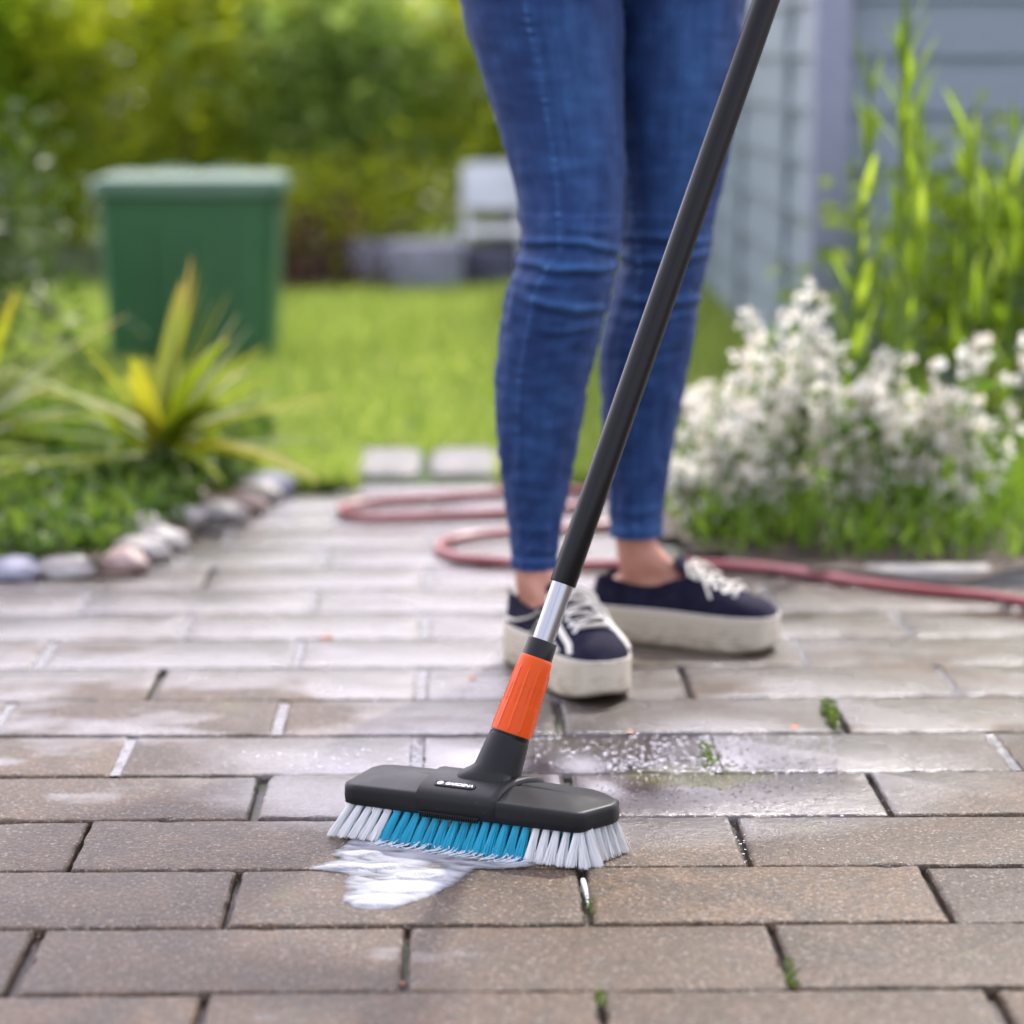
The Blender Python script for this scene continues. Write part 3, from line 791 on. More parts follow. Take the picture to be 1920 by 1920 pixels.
m_skin.node_tree.nodes['Principled BSDF'].inputs['Subsurface Radius'].default_value = (1, .35, .2)
t = NT(m_skin); o_ = t.tex()
t.set('Base Color', t.mix(t.ramp(t.noise(o_, 30, 4), [(.35, 0.0), (.7, 1.0)]), (.40, .18, .115), (.48, .235, .155)))
t.set('Normal', t.bump(t.noise(o_, 500, 3), .15, .0006))

fwd = Vector((.62, -.78, 0)).normalized(); rgt = Vector((-.78, -.62, 0)).normalized()
hip = Vector((.170, 2.955, .88))
sh = hip + fwd * .07 + Vector((0, 0, .46))
neckp = sh + Vector((0, 0, .06)); headc = sh + fwd * .03 + Vector((0, 0, .21))
AX0 = Vector((.0300, 2.2450, .055))
AXE = at_y(1437, 0, 2.42)
axis = (AXE - AX0).normalized()
AKN, AKR = Vector((.086, 2.912, 0)), Vector((.2137, 3.04, 0))      # ankles
DN, DR = Vector((.38, -.925, 0)).normalized(), Vector((.92, -.39, 0)).normalized()
NKN, NKR = Vector((.130, 2.865, .47)), Vector((.248, 2.985, .47))  # knees
HN, HR = Vector((.085, 2.915, .80)), Vector((.245, 2.995, .80))
def arm(mb, sp, el, wr, k=0.0):
    mb.capsule([sp, sp.lerp(el, .5), el], [.043 + k, .040 + k, .034 + k], 16)
    mb.capsule([el, el.lerp(wr, .4), wr], [.034 + k, .033 + k, .023 + k], 16)
g1 = AX0 + axis * 1.00; g2 = AX0 + axis * 1.25
sR = sh + rgt * .165; sL = sh - rgt * .165
eR = sR.lerp(g1, .5) + Vector((-.03, 0, -.10)); eL = sL.lerp(g2, .5) + Vector((.08, .02, -.12))
wR = g1 + (eR - g1).normalized() * .075; wL = g2 + (eL - g2).normalized() * .075
LEGN = [(-170, 800, 1160), (-80, 833, 1166), (0, 861, 1169), (50, 873, 1170), (98, 889, 1170), (190, 919, 1171), (284, 946, 1173), (346, 965, 1171), (412, 974, 1166), (467, 977, 1160), (500, 966, 1155),
        (540, 951, 1148), (620, 938, 1128), (693, 928, 1110), (750, 927, 1099), (820, 931, 1086), (900, 940, 1070), (960, 950, 1058), (1010, 957, 1049), (1062, 959, 1045)]
LEGR = [(-170, 1140, 1412), (-80, 1142, 1406), (0, 1142, 1400), (55, 1142, 1395), (150, 1142, 1388), (281, 1148, 1370), (346, 1152, 1355), (400, 1156, 1342), (440, 1160, 1335), (474, 1162, 1330), (500, 1160, 1324), (540, 1150, 1313),
        (558, 1147, 1311), (620, 1131, 1304), (693, 1125, 1290), (750, 1127, 1279), (804, 1130, 1268), (880, 1137, 1257), (957, 1143, 1244), (1003, 1144, 1241)]
YN = [(-170, 2.925), (0, 2.915), (250, 2.895), (480, 2.865), (700, 2.89), (900, 2.905), (1062, 2.912)]
YR = [(-170, 2.995), (0, 2.99), (250, 2.985), (480, 2.985), (700, 3.02), (900, 3.04), (1003, 3.042)]
bd = MB()
for a_, kn, hj, dd in ((AKN, NKN, HN, DN), (AKR, NKR, HR, DR)):
    an = a_ + Vector((0, 0, .105))
    tab_, yt_ = (LEGN, YN) if a_ is AKN else (LEGR, YR)
    pp, rr_ = [], []
    for q_ in range(13):
        v_ = -150 + (tab_[-1][0] - 8 + 150) * q_ / 12.; l_, r_ = lerp_table(tab_, v_); y_ = lerp_table(yt_, v_)[0]
        l_, r_ = at_y(l_, v_, y_), at_y(r_, v_, y_); pp.append((l_ + r_) / 2); rr_.append((r_.x - l_.x) / 2 * .84)
    bd.capsule(pp + [an], rr_ + [.0250], 24)
    bd.capsule([pp[-2], an, a_ + Vector((0, 0, .092)), a_ + Vector((0, 0, .066))], [rr_[-1] * .95, .0250, .0232, .0165], 20)
    bd.capsule([a_ - dd * .022 + Vector((0, 0, .064)), a_ + dd * .05 + Vector((0, 0, .064)), a_ + dd * .125 + Vector((0, 0, .056))], [.016, .018, .009], 16)
    bd.capsule([a_ + dd * .012 + Vector((0, 0, .104)), a_ + dd * .045 + Vector((0, 0, .084))], [.020, .014], 14)
    for s_ in (-1, 1):      # ankle bones
        n_ = Vector((-dd.y, dd.x, 0)) * s_
        bd.sphere(a_ + n_ * .0190 + Vector((0, 0, .100)), .0075, 10, 8)
bd.capsule([hip + rgt * .07, hip - rgt * .07], .095, 24)
bd.capsule([hip + Vector((0, 0, .02)), hip.lerp(sh, .45), sh - Vector((0, 0, .08))], [.105, .10, .115], 24)
bd.capsule([sh + rgt * .13 - Vector((0, 0, .02)), sh - rgt * .13 - Vector((0, 0, .02))], [.055, .055], 20)
bd.capsule([sh, neckp, headc - Vector((0, 0, .05))], [.055, .048, .05], 18)
bd.sphere(headc, .092, 24, 18, (.86, .95, 1.18))
bd.capsule([headc + fwd * .086 + Vector((0, 0, .012)), headc + fwd * .102 - Vector((0, 0, .022))], [.009, .013], 10)
bd.capsule([headc + fwd * .075 + rgt * .018 - Vector((0, 0, .058)), headc + fwd * .075 - rgt * .018 - Vector((0, 0, .058))], [.009, .009], 8)
for s_ in (-1, 1): bd.sphere(headc + rgt * .083 * s_ - Vector((0, 0, .005)), .02, 10, 8, (.6, .8, 1.4))
arm(bd, sR, eR, wR); arm(bd, sL, eL, wL)
for g_, w_ in ((g1, wR), (g2, wL)):                       # hands closed round the pole
    inn = (w_ - g_).normalized(); inn = (inn - axis * inn.dot(axis)).normalized(); sd_ = axis.cross(inn)
    bd.capsule([w_, g_ + inn * .030 + sd_ * .010], [.024, .026], 14)
    bd.capsule([g_ + inn * .026 + axis * .028, g_ + inn * .026 - axis * .028], [.016, .015], 12)
    for j, ln in enumerate((.95, 1.0, .96, .85)):
        o3 = axis * (.030 - j * .019)
        bd.capsule([g_ + o3 + (inn * math.cos(q) + sd_ * math.sin(q)) * .0215 * (1 if q else 1) for q in [R(x_ * ln) for x_ in (20, 75, 130, 185, 235)]], [.0095, .009, .0088, .0082, .0075], 10)
    bd.capsule([g_ + inn * .024 + axis * .034, g_ - sd_ * .018 + inn * .010 + axis * .040, g_ - sd_ * .018 - inn * .012 + axis * .030], [.012, .010, .0085], 10)
person = remeshed('person', bd, .0055, m_skin, None, 5)
tag(person, 'person in blue skinny jeans and navy platform sneakers holding the pole of the brush', 'person')

# ---- jeans
m_denim = denim_material()
SEAMN = [(-170, .12), (0, -.22), (110, -.20), (200, -.22), (290, -.24), (400, -.28), (470, -.28), (500, -.42), (560, -.50), (620, -.50), (700, -.50), (800, -.52), (900, -.50), (1000, -.30), (1062, -.25)]
SEAMR = [(-170, .0), (0, -.78), (400, -.72), (600, -.4), (800, -.2), (1003, -.1)]
CRN = [(452, 470, -14, .0042, 11, -1.2, 1.2), (486, 496, 5, .0050, 12, -1.2, 1.2), (520, 520, 4, .0022, 9, -.9, -.1), (545, 575, 6, .0046, 12, -.65, 1.1), (606, 606, 4, .0020, 9, -.2, .7), (425, 436, -8, .0018, 12, -.4, .8),
       (905, 925, 5, .0012, 12, -.8, .5), (985, 975, 5, .0016, 11, -.9, .9), (1020, 1030, -4, .0015, 9, -.6, 1.0), (330, 300, -8, .0010, 18, -.9, .4)]
CRR = [(440, 452, -8, .0032, 11, -1.2, 1.2), (478, 470, 5, .0040, 12, -1.2, 1.2), (550, 556, 5, .0045, 12, -.8, 1.2), (592, 580, 4, .0020, 10, -.5, .8), (640, 632, 5, .0014, 12, -.4, .9), (950, 942, 5, .0014, 11, -.8, .9), (975, 980, 4, .0012, 9, -.5, .9)]
def leg(mb, tab, Ytab, seam, cre, vhem, fades, uvs, seed):
    NA = 150; rings = []; v = -170.0
    vsq = []
    while v < vhem - .01: vsq.append(v); v += 3.0
    vsq.append(vhem)
    for v in vsq:
        uL, uR = lerp_table(tab, v); Y = lerp_table(Ytab, v)[0]
        a, b = at_y(uL, v, Y), at_y(uR, v, Y); c = (a + b) / 2; hwid = (b.x - a.x) / 2
        qs = lerp_table(seam, v)[0]; ring = []
        low = min(1, max(0, (v - 350) / 200.))
        for k in range(NA):
            th = 2 * PI * k / NA; ct, st = math.cos(th), math.sin(th)
            front = max(0., -st + .25) / 1.25
            d = 0.; fd = 0.
            for (va, vb, cu, am, w, q0, q1) in cre:
                vc = va + (vb - va) * (ct + 1) / 2 + cu * (1 - ct * ct) + 5 * noise.noise(Vector((ct * 2.5, va * .1, seed)))
                w_ = w * .78; x = (v - vc) / w_
                if abs(x) > 4: continue
                win = 1 / (1 + math.exp(-(ct - q0) * 9)) * 1 / (1 + math.exp((ct - q1) * 9)) * (.35 + .65 * front)
                r_ = math.exp(-x * x) - .75 * math.exp(-(x - 1.7) ** 2)
                d += am * 1.05 * r_ * win; fd += am * 52 * math.exp(-(x + .3) ** 2) * win
            sm = math.exp(-((ct - qs) / .030) ** 2) * (1 if st < .2 else 0)
            pk = noise.noise(Vector((v * .11, seed, 2)))
            d += sm * .0011 * (1 + pk) + math.exp(-((ct - qs) / .09) ** 2) * .0010 * pk * (1 if st < .2 else 0)
            p3 = Vector((ct * 2.2, st * 2.2, v * .008))
            d += noise.noise(p3 * 1.6 + Vector((seed, 0, 0))) * .0020 + noise.noise(Vector((ct * 2, st * 2, v * .05 + seed))) * .0010 * (1 + low)
            d += noise.noise(Vector((ct * 3 + v * .004, st * 3, v * .024 + seed))) * .0012
            hb = math.exp(-((v - (vhem - 20)) / 3.0) ** 2)
            d += .0009 * (1 if v > vhem - 18 else 0) - .0014 * hb
            fd += .30 * sm * max(0, .6 + 1.3 * pk) + .20 * math.exp(-((ct - qs) / .11) ** 2) * max(0, pk) + .30 * hb
            fd += .20 * math.exp(-((v - vhem) / 5.) ** 2)
            fd += .24 * math.exp(-((ct - .25) ** 2) / .22) * math.exp(-((v - 190) / 260.) ** 2) * (1 if st < 0 else .3)
            fd += .10 * math.exp(-((ct - .1) ** 2) / .3) * math.exp(-((v - 780) / 200.) ** 2)
            ry = hwid * (1.04 if v < 400 else 1.10)
            ring.append((c.x + ct * (hwid + d), Y + st * (ry + d), c.z)); fades.append(fd); uvs.append((k / NA * .42, c.z))
        rings.append(ring)
    # turned-in hem
    last = rings[-1]; cx = sum(p[0] for p in last) / NA; cy = sum(p[1] for p in last) / NA
    for (sc_, dz) in ((.97, -.0008), (.945, .0), (.94, .02)):
        rings.append([(cx + (p[0] - cx) * sc_, cy + (p[1] - cy) * sc_, p[2] + dz) for p in last])
        fades += [.1] * NA; uvs += [(k / NA * .42, last[k][2]) for k in range(NA)]
    mb.loft(rings, True, True, False)
mb = MB(); fades = []; uvs = []
leg(mb, LEGN, YN, SEAMN, CRN, 1062, fades, uvs, 1.0)
leg(mb, LEGR, YR, SEAMR, CRR, 1003, fades, uvs, 7.0)
# hips, above the picture
rings = []
for z, rx, ry, dx in ((.815, .150, .085, 0), (.84, .168, .105, 0), (.88, .172, .112, 0), (.93, .160, .108, .0), (.98, .142, .10, .01)):
    rings.append([hip.xy.to_3d() + rgt * math.cos(a_) * rx + fwd * (math.sin(a_) * ry + dx) + Vector((0, 0, z)) for a_ in [2 * PI * k / 80 for k in range(80)]])
mb.loft(rings, True, True, True); fades += [.1] * 400; uvs += [(k % 80 / 80, .85 + k // 80 * .03) for k in range(400)]
me = bpy.data.meshes.new('jeans'); me.from_pydata(mb.v, [], mb.f); me.update()
at_ = me.attributes.new('fade', 'FLOAT', 'POINT'); at_.data.foreach_set('value', fades[:len(me.vertices)])
ul = me.uv_layers.new(name='UVMap')
for lp in me.loops: ul.data[lp.index].uv = uvs[lp.vertex_index]
for p in me.polygons: p.use_smooth = True
link('jeans', me, m_denim, person)
# ---- shirt, hair (above the picture)
m_shirt = simple('grey_cotton', (.30, .31, .33), (.36, .37, .40), .85, 40, .3)
sb = MB()
sb.capsule([hip + Vector((0, 0, .06)), hip.lerp(sh, .45), sh - Vector((0, 0, .08))], [.128, .120, .132], 24)
sb.capsule([hip + rgt * .06 + Vector((0, 0, .07)), hip - rgt * .06 + Vector((0, 0, .07))], .105, 20)
sb.capsule([sh + rgt * .14 - Vector((0, 0, .02)), sh - rgt * .14 - Vector((0, 0, .02))], [.066, .066], 20)
for sp, el in ((sR, eR), (sL, eL)): sb.capsule([sp, sp.lerp(el, .65)], [.058, .052], 18)
remeshed('shirt', sb, .008, m_shirt, person, 6)
m_hair = simple('brown_hair', (.07, .035, .018), (.12, .065, .03), .5, 60, .5)
hb_ = MB(); hb_.sphere(headc - fwd * .014 + Vector((0, 0, .016)), .098, 24, 18, (.92, .98, 1.16))
hb_.capsule([headc - fwd * .075 + Vector((0, 0, .02)), headc - fwd * .10 - Vector((0, 0, .10)), headc - fwd * .085 - Vector((0, 0, .22))], [.045, .035, .018], 14)
hair = remeshed('hair', hb_, .006, m_hair, person, 4)
bmh = bmesh.new(); bmh.from_mesh(hair.data)
bmesh.ops.delete(bmh, geom=[v_ for v_ in bmh.verts if (v_.co - headc).dot(fwd) > .030 and (v_.co - headc).z < .055], context='VERTS')
bmh.to_mesh(hair.data); bmh.free()

# ---- sneakers
m_canvas = mat('navy_canvas', (.014, .014, .035), .85, spec=.15)
t = NT(m_canvas); o_ = t.tex()
t.set('Base Color', t.mix(t.ramp(t.noise(o_, 60, 4), [(.35, 0.0), (.7, 1.0)]), (.006, .006, .018), (.015, .014, .031)))
t.set('Normal', t.bump(t.noise(o_, 900, 2), .5, .0006)); t.set('Sheen Weight', .0)
m_sole = mat('sole_rubber', (.55, .52, .43), .55)
t = NT(m_sole); o_ = t.tex(); sp_ = t.n.new('ShaderNodeSeparateXYZ'); t.l.new(o_, sp_.inputs[0])
dirt = t.math('ADD', t.noise(t.map(o_, (1, 1, 3)), 45, 5, .65), t.math('MULTIPLY_ADD', sp_.outputs[2], -9, .18))
t.set('Base Color', t.mix(t.ramp(dirt, [(.45, 0.0), (.75, .75)]), (.47, .42, .31), (.19, .14, .085)))
t.set('Normal', t.bump(t.noise(t.map(o_, (1, 1, 22)), 26, 3), .35, .001))
m_lace = simple('lace_cotton', (.72, .69, .60), (.58, .55, .46), .8, 200, .4)
m_eye = mat('eyelet_metal', (.75, .74, .70), .3, .6)
def sneaker(ankle, d, label, stripes):
    rz = math.atan2(d.y, d.x)
    root = empty('sneaker', (ankle.x, ankle.y, 0), None, None, None, rz); root.parent = person; root.scale = (1.05 if stripes else .99,) * 3
    W = [(-.056, .004), (-.052, .017), (-.040, .0270), (-.015, .0305), (.02, .0300), (.06, .0335), (.10, .0400), (.130, .0410), (.155, .0360), (.170, .0270), (.178, .0150), (.181, .003)]
    def hw(x): return max(.002, lerp_table(W, x)[0])
    xs = [-.056, -.0545, -.051, -.046, -.040, -.03, -.015, 0, .02, .04, .06, .08, .10, .115, .13, .145, .155, .163, .170, .1745, .178, .180, .181]
    def outline(ins, zf):
        pts = []
        for sgn, seq in ((-1, xs), (1, xs[::-1])):
            for x in seq:
                w = hw(x); off = .004 * math.sin((x + .056) / .237 * PI)      # slight banana
                k = max(0, (w - ins) / w) if w > ins else .15
                x2 = x + (ins if x < 0 else -ins) * (1 - min(1, w / .03)) * 1.0
                pts.append((x2, sgn * w * k + off, zf(x)))
        return pts
    spring = lambda x: .010 * max(0, (x - .115) / .066) ** 2
    mb = MB(); rings = [outline(.004, lambda x: spring(x)), outline(.0008, lambda x: .002 + spring(x))]
    nr = 7
    for i in range(nr):
        z = .005 + i * .0052
        rings += [outline(.0, lambda x, z=z: z + spring(x) * (1 - z / .05)), outline(.0, lambda x, z=z: z + .0036 + spring(x) * (1 - z / .05)), outline(.0004, lambda x, z=z: z + .0044 + spring(x) * (1 - z / .05))]
    rings += [outline(.0005, lambda x: .0425), outline(.003, lambda x: .0445), outline(.006, lambda x: .0445)]
    mb.loft(rings); mb.build('sole', m_sole, root, angle=50)
    # upper: sections along the foot
    Z0 = .0425
    TOP = [(-.052, .074), (-.045, .081), (-.03, .079), (0, .072), (.03, .072), (.05, .081), (.062, .091), (.075, .091), (.09, .085), (.11, .077), (.13, .070), (.150, .064), (.165, .059), (.174, .051), (.179, .045)]
    sx = [-.0525, -.051, -.047, -.040, -.03, -.02, -.01, 0, .01, .02, .03, .04, .05, .056, .062, .07, .08, .09, .10, .11, .12, .13, .14, .15, .158, .165, .17, .174, .177, .179]
    rings = []
    NP = 33
    for x in sx:
        w = max(.003, hw(x) - .0025); top = lerp_table(TOP, x)[0]; off = .004 * math.sin((x + .056) / .237 * PI)
        op = 1.0 if x < .052 else max(0, 1 - (x - .052) / .012)
        if x < -.046: op = max(0, (x + .0525) / .0065)
        ring = []
        for i in range(NP):
            q = i / (NP - 1) * 2 - 1; aq = abs(q); sg = -1 if q < 0 else 1
            # closed arch
            th = (1 - aq) * PI / 2; e = .72
            ya = w * math.cos(th) ** e; za = Z0 + (top - Z0) * math.sin(th) ** (.9)
            # open: outer wall, rolled collar, inner wall, footbed
            if aq > .45: t_ = (1 - aq) / .55; yo = w * (1.0 - .16 * t_ ** 1.5); zo = Z0 + (top - Z0) * t_
            elif aq > .36: t_ = (.45 - aq) / .09; yo = w * .84 - .004 * t_; zo = top + .0016 * math.sin(t_ * PI)
            elif aq > .25: t_ = (.36 - aq) / .11; yo = w * .84 - .004; zo = top - (top - .06) * t_
            else: yo = (w * .84 - .004) * aq / .25; zo = .06
            ring.append((x, (ya * (1 - op) + yo * op) * sg + off, za * (1 - op) + zo * op))
        rings.append(ring)
    mb = MB(); mb.loft(rings, False, False, False); up = mb.build('upper', m_canvas, root)
    sm_ = up.modifiers.new('sub', 'SUBSURF'); sm_.levels = 1; sm_.render_levels = 1
    # tongue
    mb = MB(); rings = []
    for (x, z, w, th) in ((.085, .080, .014, .003), (.07, .090, .016, .004), (.060, .098, .018, .004), (.054, .104, .018, .004), (.051, .107, .014, .003)):
        rings.append([(x + math.sin(a_) * th * .9, math.cos(a_) * w, z + math.sin(a_) * th * .6 - (math.cos(a_) ** 2) * .003) for a_ in [2 * PI * k / 16 for k in range(16)]])
    mb.loft(rings); mb.build('tongue', m_canvas, root)
    def surf(x, y):
        w = max(.003, hw(x) - .0025); top = lerp_table(TOP, x)[0]; off = .004 * math.sin((x + .056) / .237 * PI)
        r_ = min(.999, abs(y - off) / w); th = math.acos(r_ ** (1 / .72)); return Z0 + (top - Z0) * math.sin(th) ** .9
    # laces with eyelets
    lx = [.070, .082, .094, .106, .118, .130]
    mb = MB()
    for i, x in enumerate(lx):
        w = .017 + .0008 * i
        for sg in (-1, 1):
            c = Vector((x, sg * w + .004, surf(x, sg * w + .004) + .0012))
            pts = [c + Vector((math.cos(a_) * .0026, math.sin(a_) * .0020, -sg * math.sin(a_) * .0016)) for a_ in [2 * PI * k / 12 for k in range(13)]]
            eb = MB(); eb.tube(pts, .0011, 6); eb.build('eyelet', m_eye, root)
        pts = []
        for k in range(9):
            y = -w + 2 * w * k / 8 + .004; xx = x + (.012 * (k / 8 - .5) if i < 5 else 0) * (1 if i % 2 else -1)
            pts.append((xx, y, surf(xx, y) + .0028))
        mb.tube(pts, .0024, 8, flat=.4)
        pts = [(p_[0] - 2 * (p_[0] - x), p_[1], p_[2] + .0022) for p_ in pts]
        mb.tube(pts, .0022, 8, flat=.4)
    bx, bz = .070, .096
    for sg in (-1, 1):     # bow: two loops and two ends
        mb.tube(spline([(bx, .004, bz), (bx - .002, sg * .014 + .004, bz + .007), (bx + .004, sg * .028 + .004, bz - .002), (bx + .012, sg * .026 + .004, bz - .008), (bx + .006, sg * .016 + .004, bz + .002), (bx, .004, bz)], 22), .0018, 7, flat=.6)
        mb.tube(spline([(bx, .004, bz), (bx + .010, sg * .014 + .004, bz + .004), (bx + .024, sg * .028 + .004, bz - .012), (bx + .034, sg * .036 + .004, bz - .030)], 14), .0018, 7, flat=.6)
    mb.sphere((bx, .004, bz), .0055, 10, 8)
    mb.build('laces', m_lace, root)
    # white piping round the collar and foxing stripe
    mb = MB()
    for sg in (-1, 1):
        pts = [(x, sg * (max(.003, hw(x) - .0025)) * .86 + .004 * math.sin((x + .056) / .237 * PI), lerp_table(TOP, x)[0] + .001) for x in [-.044 + .005 * k for k in range(19)]]
        mb.tube(pts, .0012, 6)
    mb.build('collar_piping', m_canvas, root)
    mb = MB()      # foxing line where the canvas meets the sole
    mb.tube([(p_[0], p_[1], p_[2]) for p_ in outline(.0012, lambda x: .0450)] , .0011, 6); mb.build('foxing_line', m_lace, root)
    if stripes:
        mb = MB()
        for sg in (-1, 1):
            def on(x, f): # point on the side wall at height fraction f
                w = hw(x) - .0025; top = lerp_table(TOP, x)[0]
                th = f * PI / 2
                if x < .052: return Vector((x, sg * (w * (1 - .16 * f ** 1.5) + .0006) + .004 * math.sin((x + .056) / .237 * PI), Z0 + (top - Z0) * f))
                return Vector((x, sg * (w * math.cos(th) ** .72 + .0006) + .004 * math.sin((x + .056) / .237 * PI), Z0 + (top - Z0) * math.sin(th) ** .9 + .0006))
            for seq in ([(-.035, .25), (-.01, .35), (.015, .62), (.035, .80), (.05, .86)], [(.02, .08), (.04, .22), (.06, .30), (.085, .28), (.11, .20), (.13, .12)], [(.066, .74), (.085, .62), (.105, .55), (.125, .50), (.142, .42), (.152, .2)]):
                mb.tube(spline([on(*q) for q in seq], 24), .0040, 8, flat=.35)
        mb.build('side_stripe', m_lace, root)
    return root
sneaker(AKN + DN * .012, DN, None, True)
sneaker(AKR, DR, None, False)

# =================================================================== THE SCRUBBING BRUSH
m_blk = mat('dark_grey_plastic', (.012, .0125, .013), .42, spec=.20)
t = NT(m_blk); o_ = t.tex()
t.set('Normal', t.bump(t.noise(o_, 1400, 2), .22, .0003))
t.set('Roughness', t.math('MULTIPLY_ADD', t.noise(o_, 40, 4), .16, .36))
sp2 = t.ramp(t.voro(t.map(o_, (1, 1, 1)), 150, 'F1', 'Distance'), [(.0, 1.0), (.07, 0.0)])
msk = t.ramp(t.noise(o_, 55, 2), [(.48, 0.0), (.56, 1.0)])
t.set('Base Color', t.mix(t.math('MULTIPLY', sp2, msk), (.012, .0125, .013), (.16, .16, .17)))
m_black = mat('black_plastic', (.006, .006, .0065), .35, spec=.3)
m_orange = mat('orange_plastic', (.62, .070, .003), .40, spec=.25, Subsurface_Weight=.05, Subsurface_Scale=.004)
t = NT(m_orange); t.set('Normal', t.bump(t.noise(t.tex(), 900, 2), .12, .0003))
m_chrome = mat('brushed_metal', (.36, .365, .37), .24, 1.0)
t = NT(m_chrome); t.set('Roughness', t.math('MULTIPLY_ADD', t.noise(t.tex(), 300, 3), .1, .2))
m_tube = mat('coated_tube', (.0045, .0045, .0048), .30, spec=.24)
t = NT(m_tube); t.set('Normal', t.bump(t.noise(t.tex(), 1500, 2), .15, .0002))
m_wbr = mat('white_bristle', (.72, .72, .70), .4, spec=.4, Subsurface_Weight=.15, Subsurface_Scale=.003)
m_bbr = mat('blue_bristle', (.001, .33, .49), .38, spec=.4)
m_ink = mat('white_print', (.72, .73, .74), .5)

BC = Vector((.014, 2.238, 0)); bA = R(-24.7)
brush = empty('scrubbing_brush', BC, 'grey scrubbing brush with white and blue bristles, orange collar and long dark pole', 'brush', None, bA)
TILT = R(1.0)
HB = [(-.121, -.028), (-.1165, -.036), (-.109, -.0395), (-.04, -.0408), (.04, -.0408), (.110, -.0398), (.1155, -.0375), (.1185, -.033), (.1325, .000), (.1335, .008), (.131, .018), (.112, .033), (.100, .0385), (.04, .0408), (-.04, .0408), (-.105, .0400), (-.1165, .036), (-.121, .026)]
def dense(poly, step=.003):
    out = []
    for i in range(len(poly)):
        a, b = Vector(poly[i]), Vector(poly[(i + 1) % len(poly)]); n = max(1, int((b - a).length / step))
        out += [a.lerp(b, k / n) for k in range(n)]
    return out
HP = dense(HB)
def hring(ins, c, crown=0.0):
    out = []
    for p in HP:
        ka = 1 - ins / .126; kb = 1 - ins / .041
        a = (p.x - .006) * ka + .006; b = p.y * kb
        out.append((a, b, c - crown * (a / .126) ** 2))
    return out
mb = MB()
mb.loft([hring(.004, .0300), hring(.0012, .0295), hring(0, .0305), hring(-.0004, .036), hring(.0000, .0440, .001), hring(.0004, .0465, .0012), hring(.0013, .0483, .0015), hring(.0030, .0493, .0018), hring(.0050, .0498, .002), hring(.0105, .0512, .003), hring(.018, .0531, .004), hring(.028, .0550, .005), hring(.037, .0558, .0052)])
mb.build('brush_head', m_blk, brush, angle=60)
# raised middle saddle
def sprof(k=0.0):
    P = [(-.0405, .0302), (-.0418, .0318), (-.0420, .0440), (-.0412, .0474), (-.0385, .0508), (-.034, .0535), (-.026, .0560), (-.014, .0582), (.0, .0592), (.014, .0586), (.026, .0562), (.034, .0530), (.0395, .0490), (.0418, .044), (.0420, .0318), (.0405, .0302)]
    return [(b * (1 - k * 1.0 / .042), c - k * 1.1 if c > .035 else c) for b, c in P]
mb = MB(); rings = []
def aR(b): return .036 + .015 * max(0, min(1, (b + .018) / .050)) ** 1.2
def aL(b): return -.043 - .003 * max(0, min(1, (b + .01) / .05))
for (s_, k_) in ((0, .0034), (.0004, .0012), (.0018, 0), (.1, 0), (.3, 0), (.5, 0), (.7, 0), (.9, 0), (.9818, 0), (.9980, .0012), (1.0, .0040)):
    pr = sprof(k_); rings.append([(aL(b) + (aR(b) - aL(b)) * s_, b, c) for b, c in pr])
mb.loft(rings, True, True, True); mb.build('centre_shell', m_blk, brush, angle=50)
# socket cowl + neck along the pole
Minv = local(brush); R3 = Minv.to_3x3()
S0 = Minv @ AX0; ax = (R3 @ axis).normalized()
e1 = ax.cross(Vector((0, 1, 0))).normalized(); e2 = ax.cross(e1).normalized()
if e2.y < 0: e1, e2 = -e1, -e2
def circ(t_, r, n=96, f=None):
    return [S0 + ax * t_ + (e1 * math.cos(2 * PI * k / n) + e2 * math.sin(2 * PI * k / n)) * (r if f is None else r + f(2 * PI * k / n)) for k in range(n)]
mb = MB(); top = circ(.0065, .0224)
N_ = len(top); c0 = S0.copy()
def base_ring(sc, z):
    out = []
    for p in top:
        a_ = math.atan2(p.y - c0.y, p.x - c0.x); c_, s_ = math.cos(a_), math.sin(a_)
        k_ = (abs(c_) ** 4 + abs(s_) ** 4) ** -.25
        out.append(Vector((c0.x * .5 + c_ * k_ * .0285 * sc, min(.036, c0.y * .8 + s_ * k_ * .0245 * sc), z)))
    return out
b0, b1 = base_ring(1.0, .054), base_ring(.90, .0600)
mid = [p.lerp(q, .55) + Vector((0, 0, -.0008)) for p, q in zip(b1, top)]
mb.loft([b0, b1, mid, top], True, True, False); mb.build('socket_base', m_blk, brush, angle=60)
def lathe(name, prof, material, n=96, f=None, angle=40):
    mb = MB(); mb.loft([circ(t_, r, n, (lambda a_, t_=t_: f(a_, t_)) if f else None) for t_, r in prof], True, True, True)
    return mb.build(name, material, brush, angle=angle)
lathe('socket', [(-.012, .0235), (0, .0230), (.006, .0222), (.02, .0208), (.036, .0192), (.0385, .0186)], m_blk)
lathe('lock_ring', [(.0375, .0175), (.0380, .0186), (.0405, .0188), (.0412, .0176), (.0440, .0176)], m_black)
def ribs(a_, t_):
    x = (a_ * 11 / (2 * PI)) % 1.0
    g = math.exp(-((x - .5) / .10) ** 2)
    w = 1 / (1 + math.exp(-(t_ - .046) * 3000)) * 1 / (1 + math.exp((t_ - .1035) * 2500))
    return .0009 * g * w + (-.0004 if .070 < t_ < .088 and .15 < x < .85 else 0)
op = [(.0425, .0172), (.0428, .0188)] + [(.0428 + .0625 * k / 40, .0190 - .0030 * (k / 40)) for k in range(1, 41)] + [(.1085, .01565), (.1125, .01520), (.1150, .01460), (.1162, .0135)]
lathe('collar', op, m_orange, 176, ribs, 30)
lathe('end_ring', [(.1150, .0125), (.1152, .0140), (.131, .0137), (.1322, .0130), (.1326, .0110)], m_black)
lathe('inner_tube', [(.128, .0103), (.1905, .0103)], m_chrome)
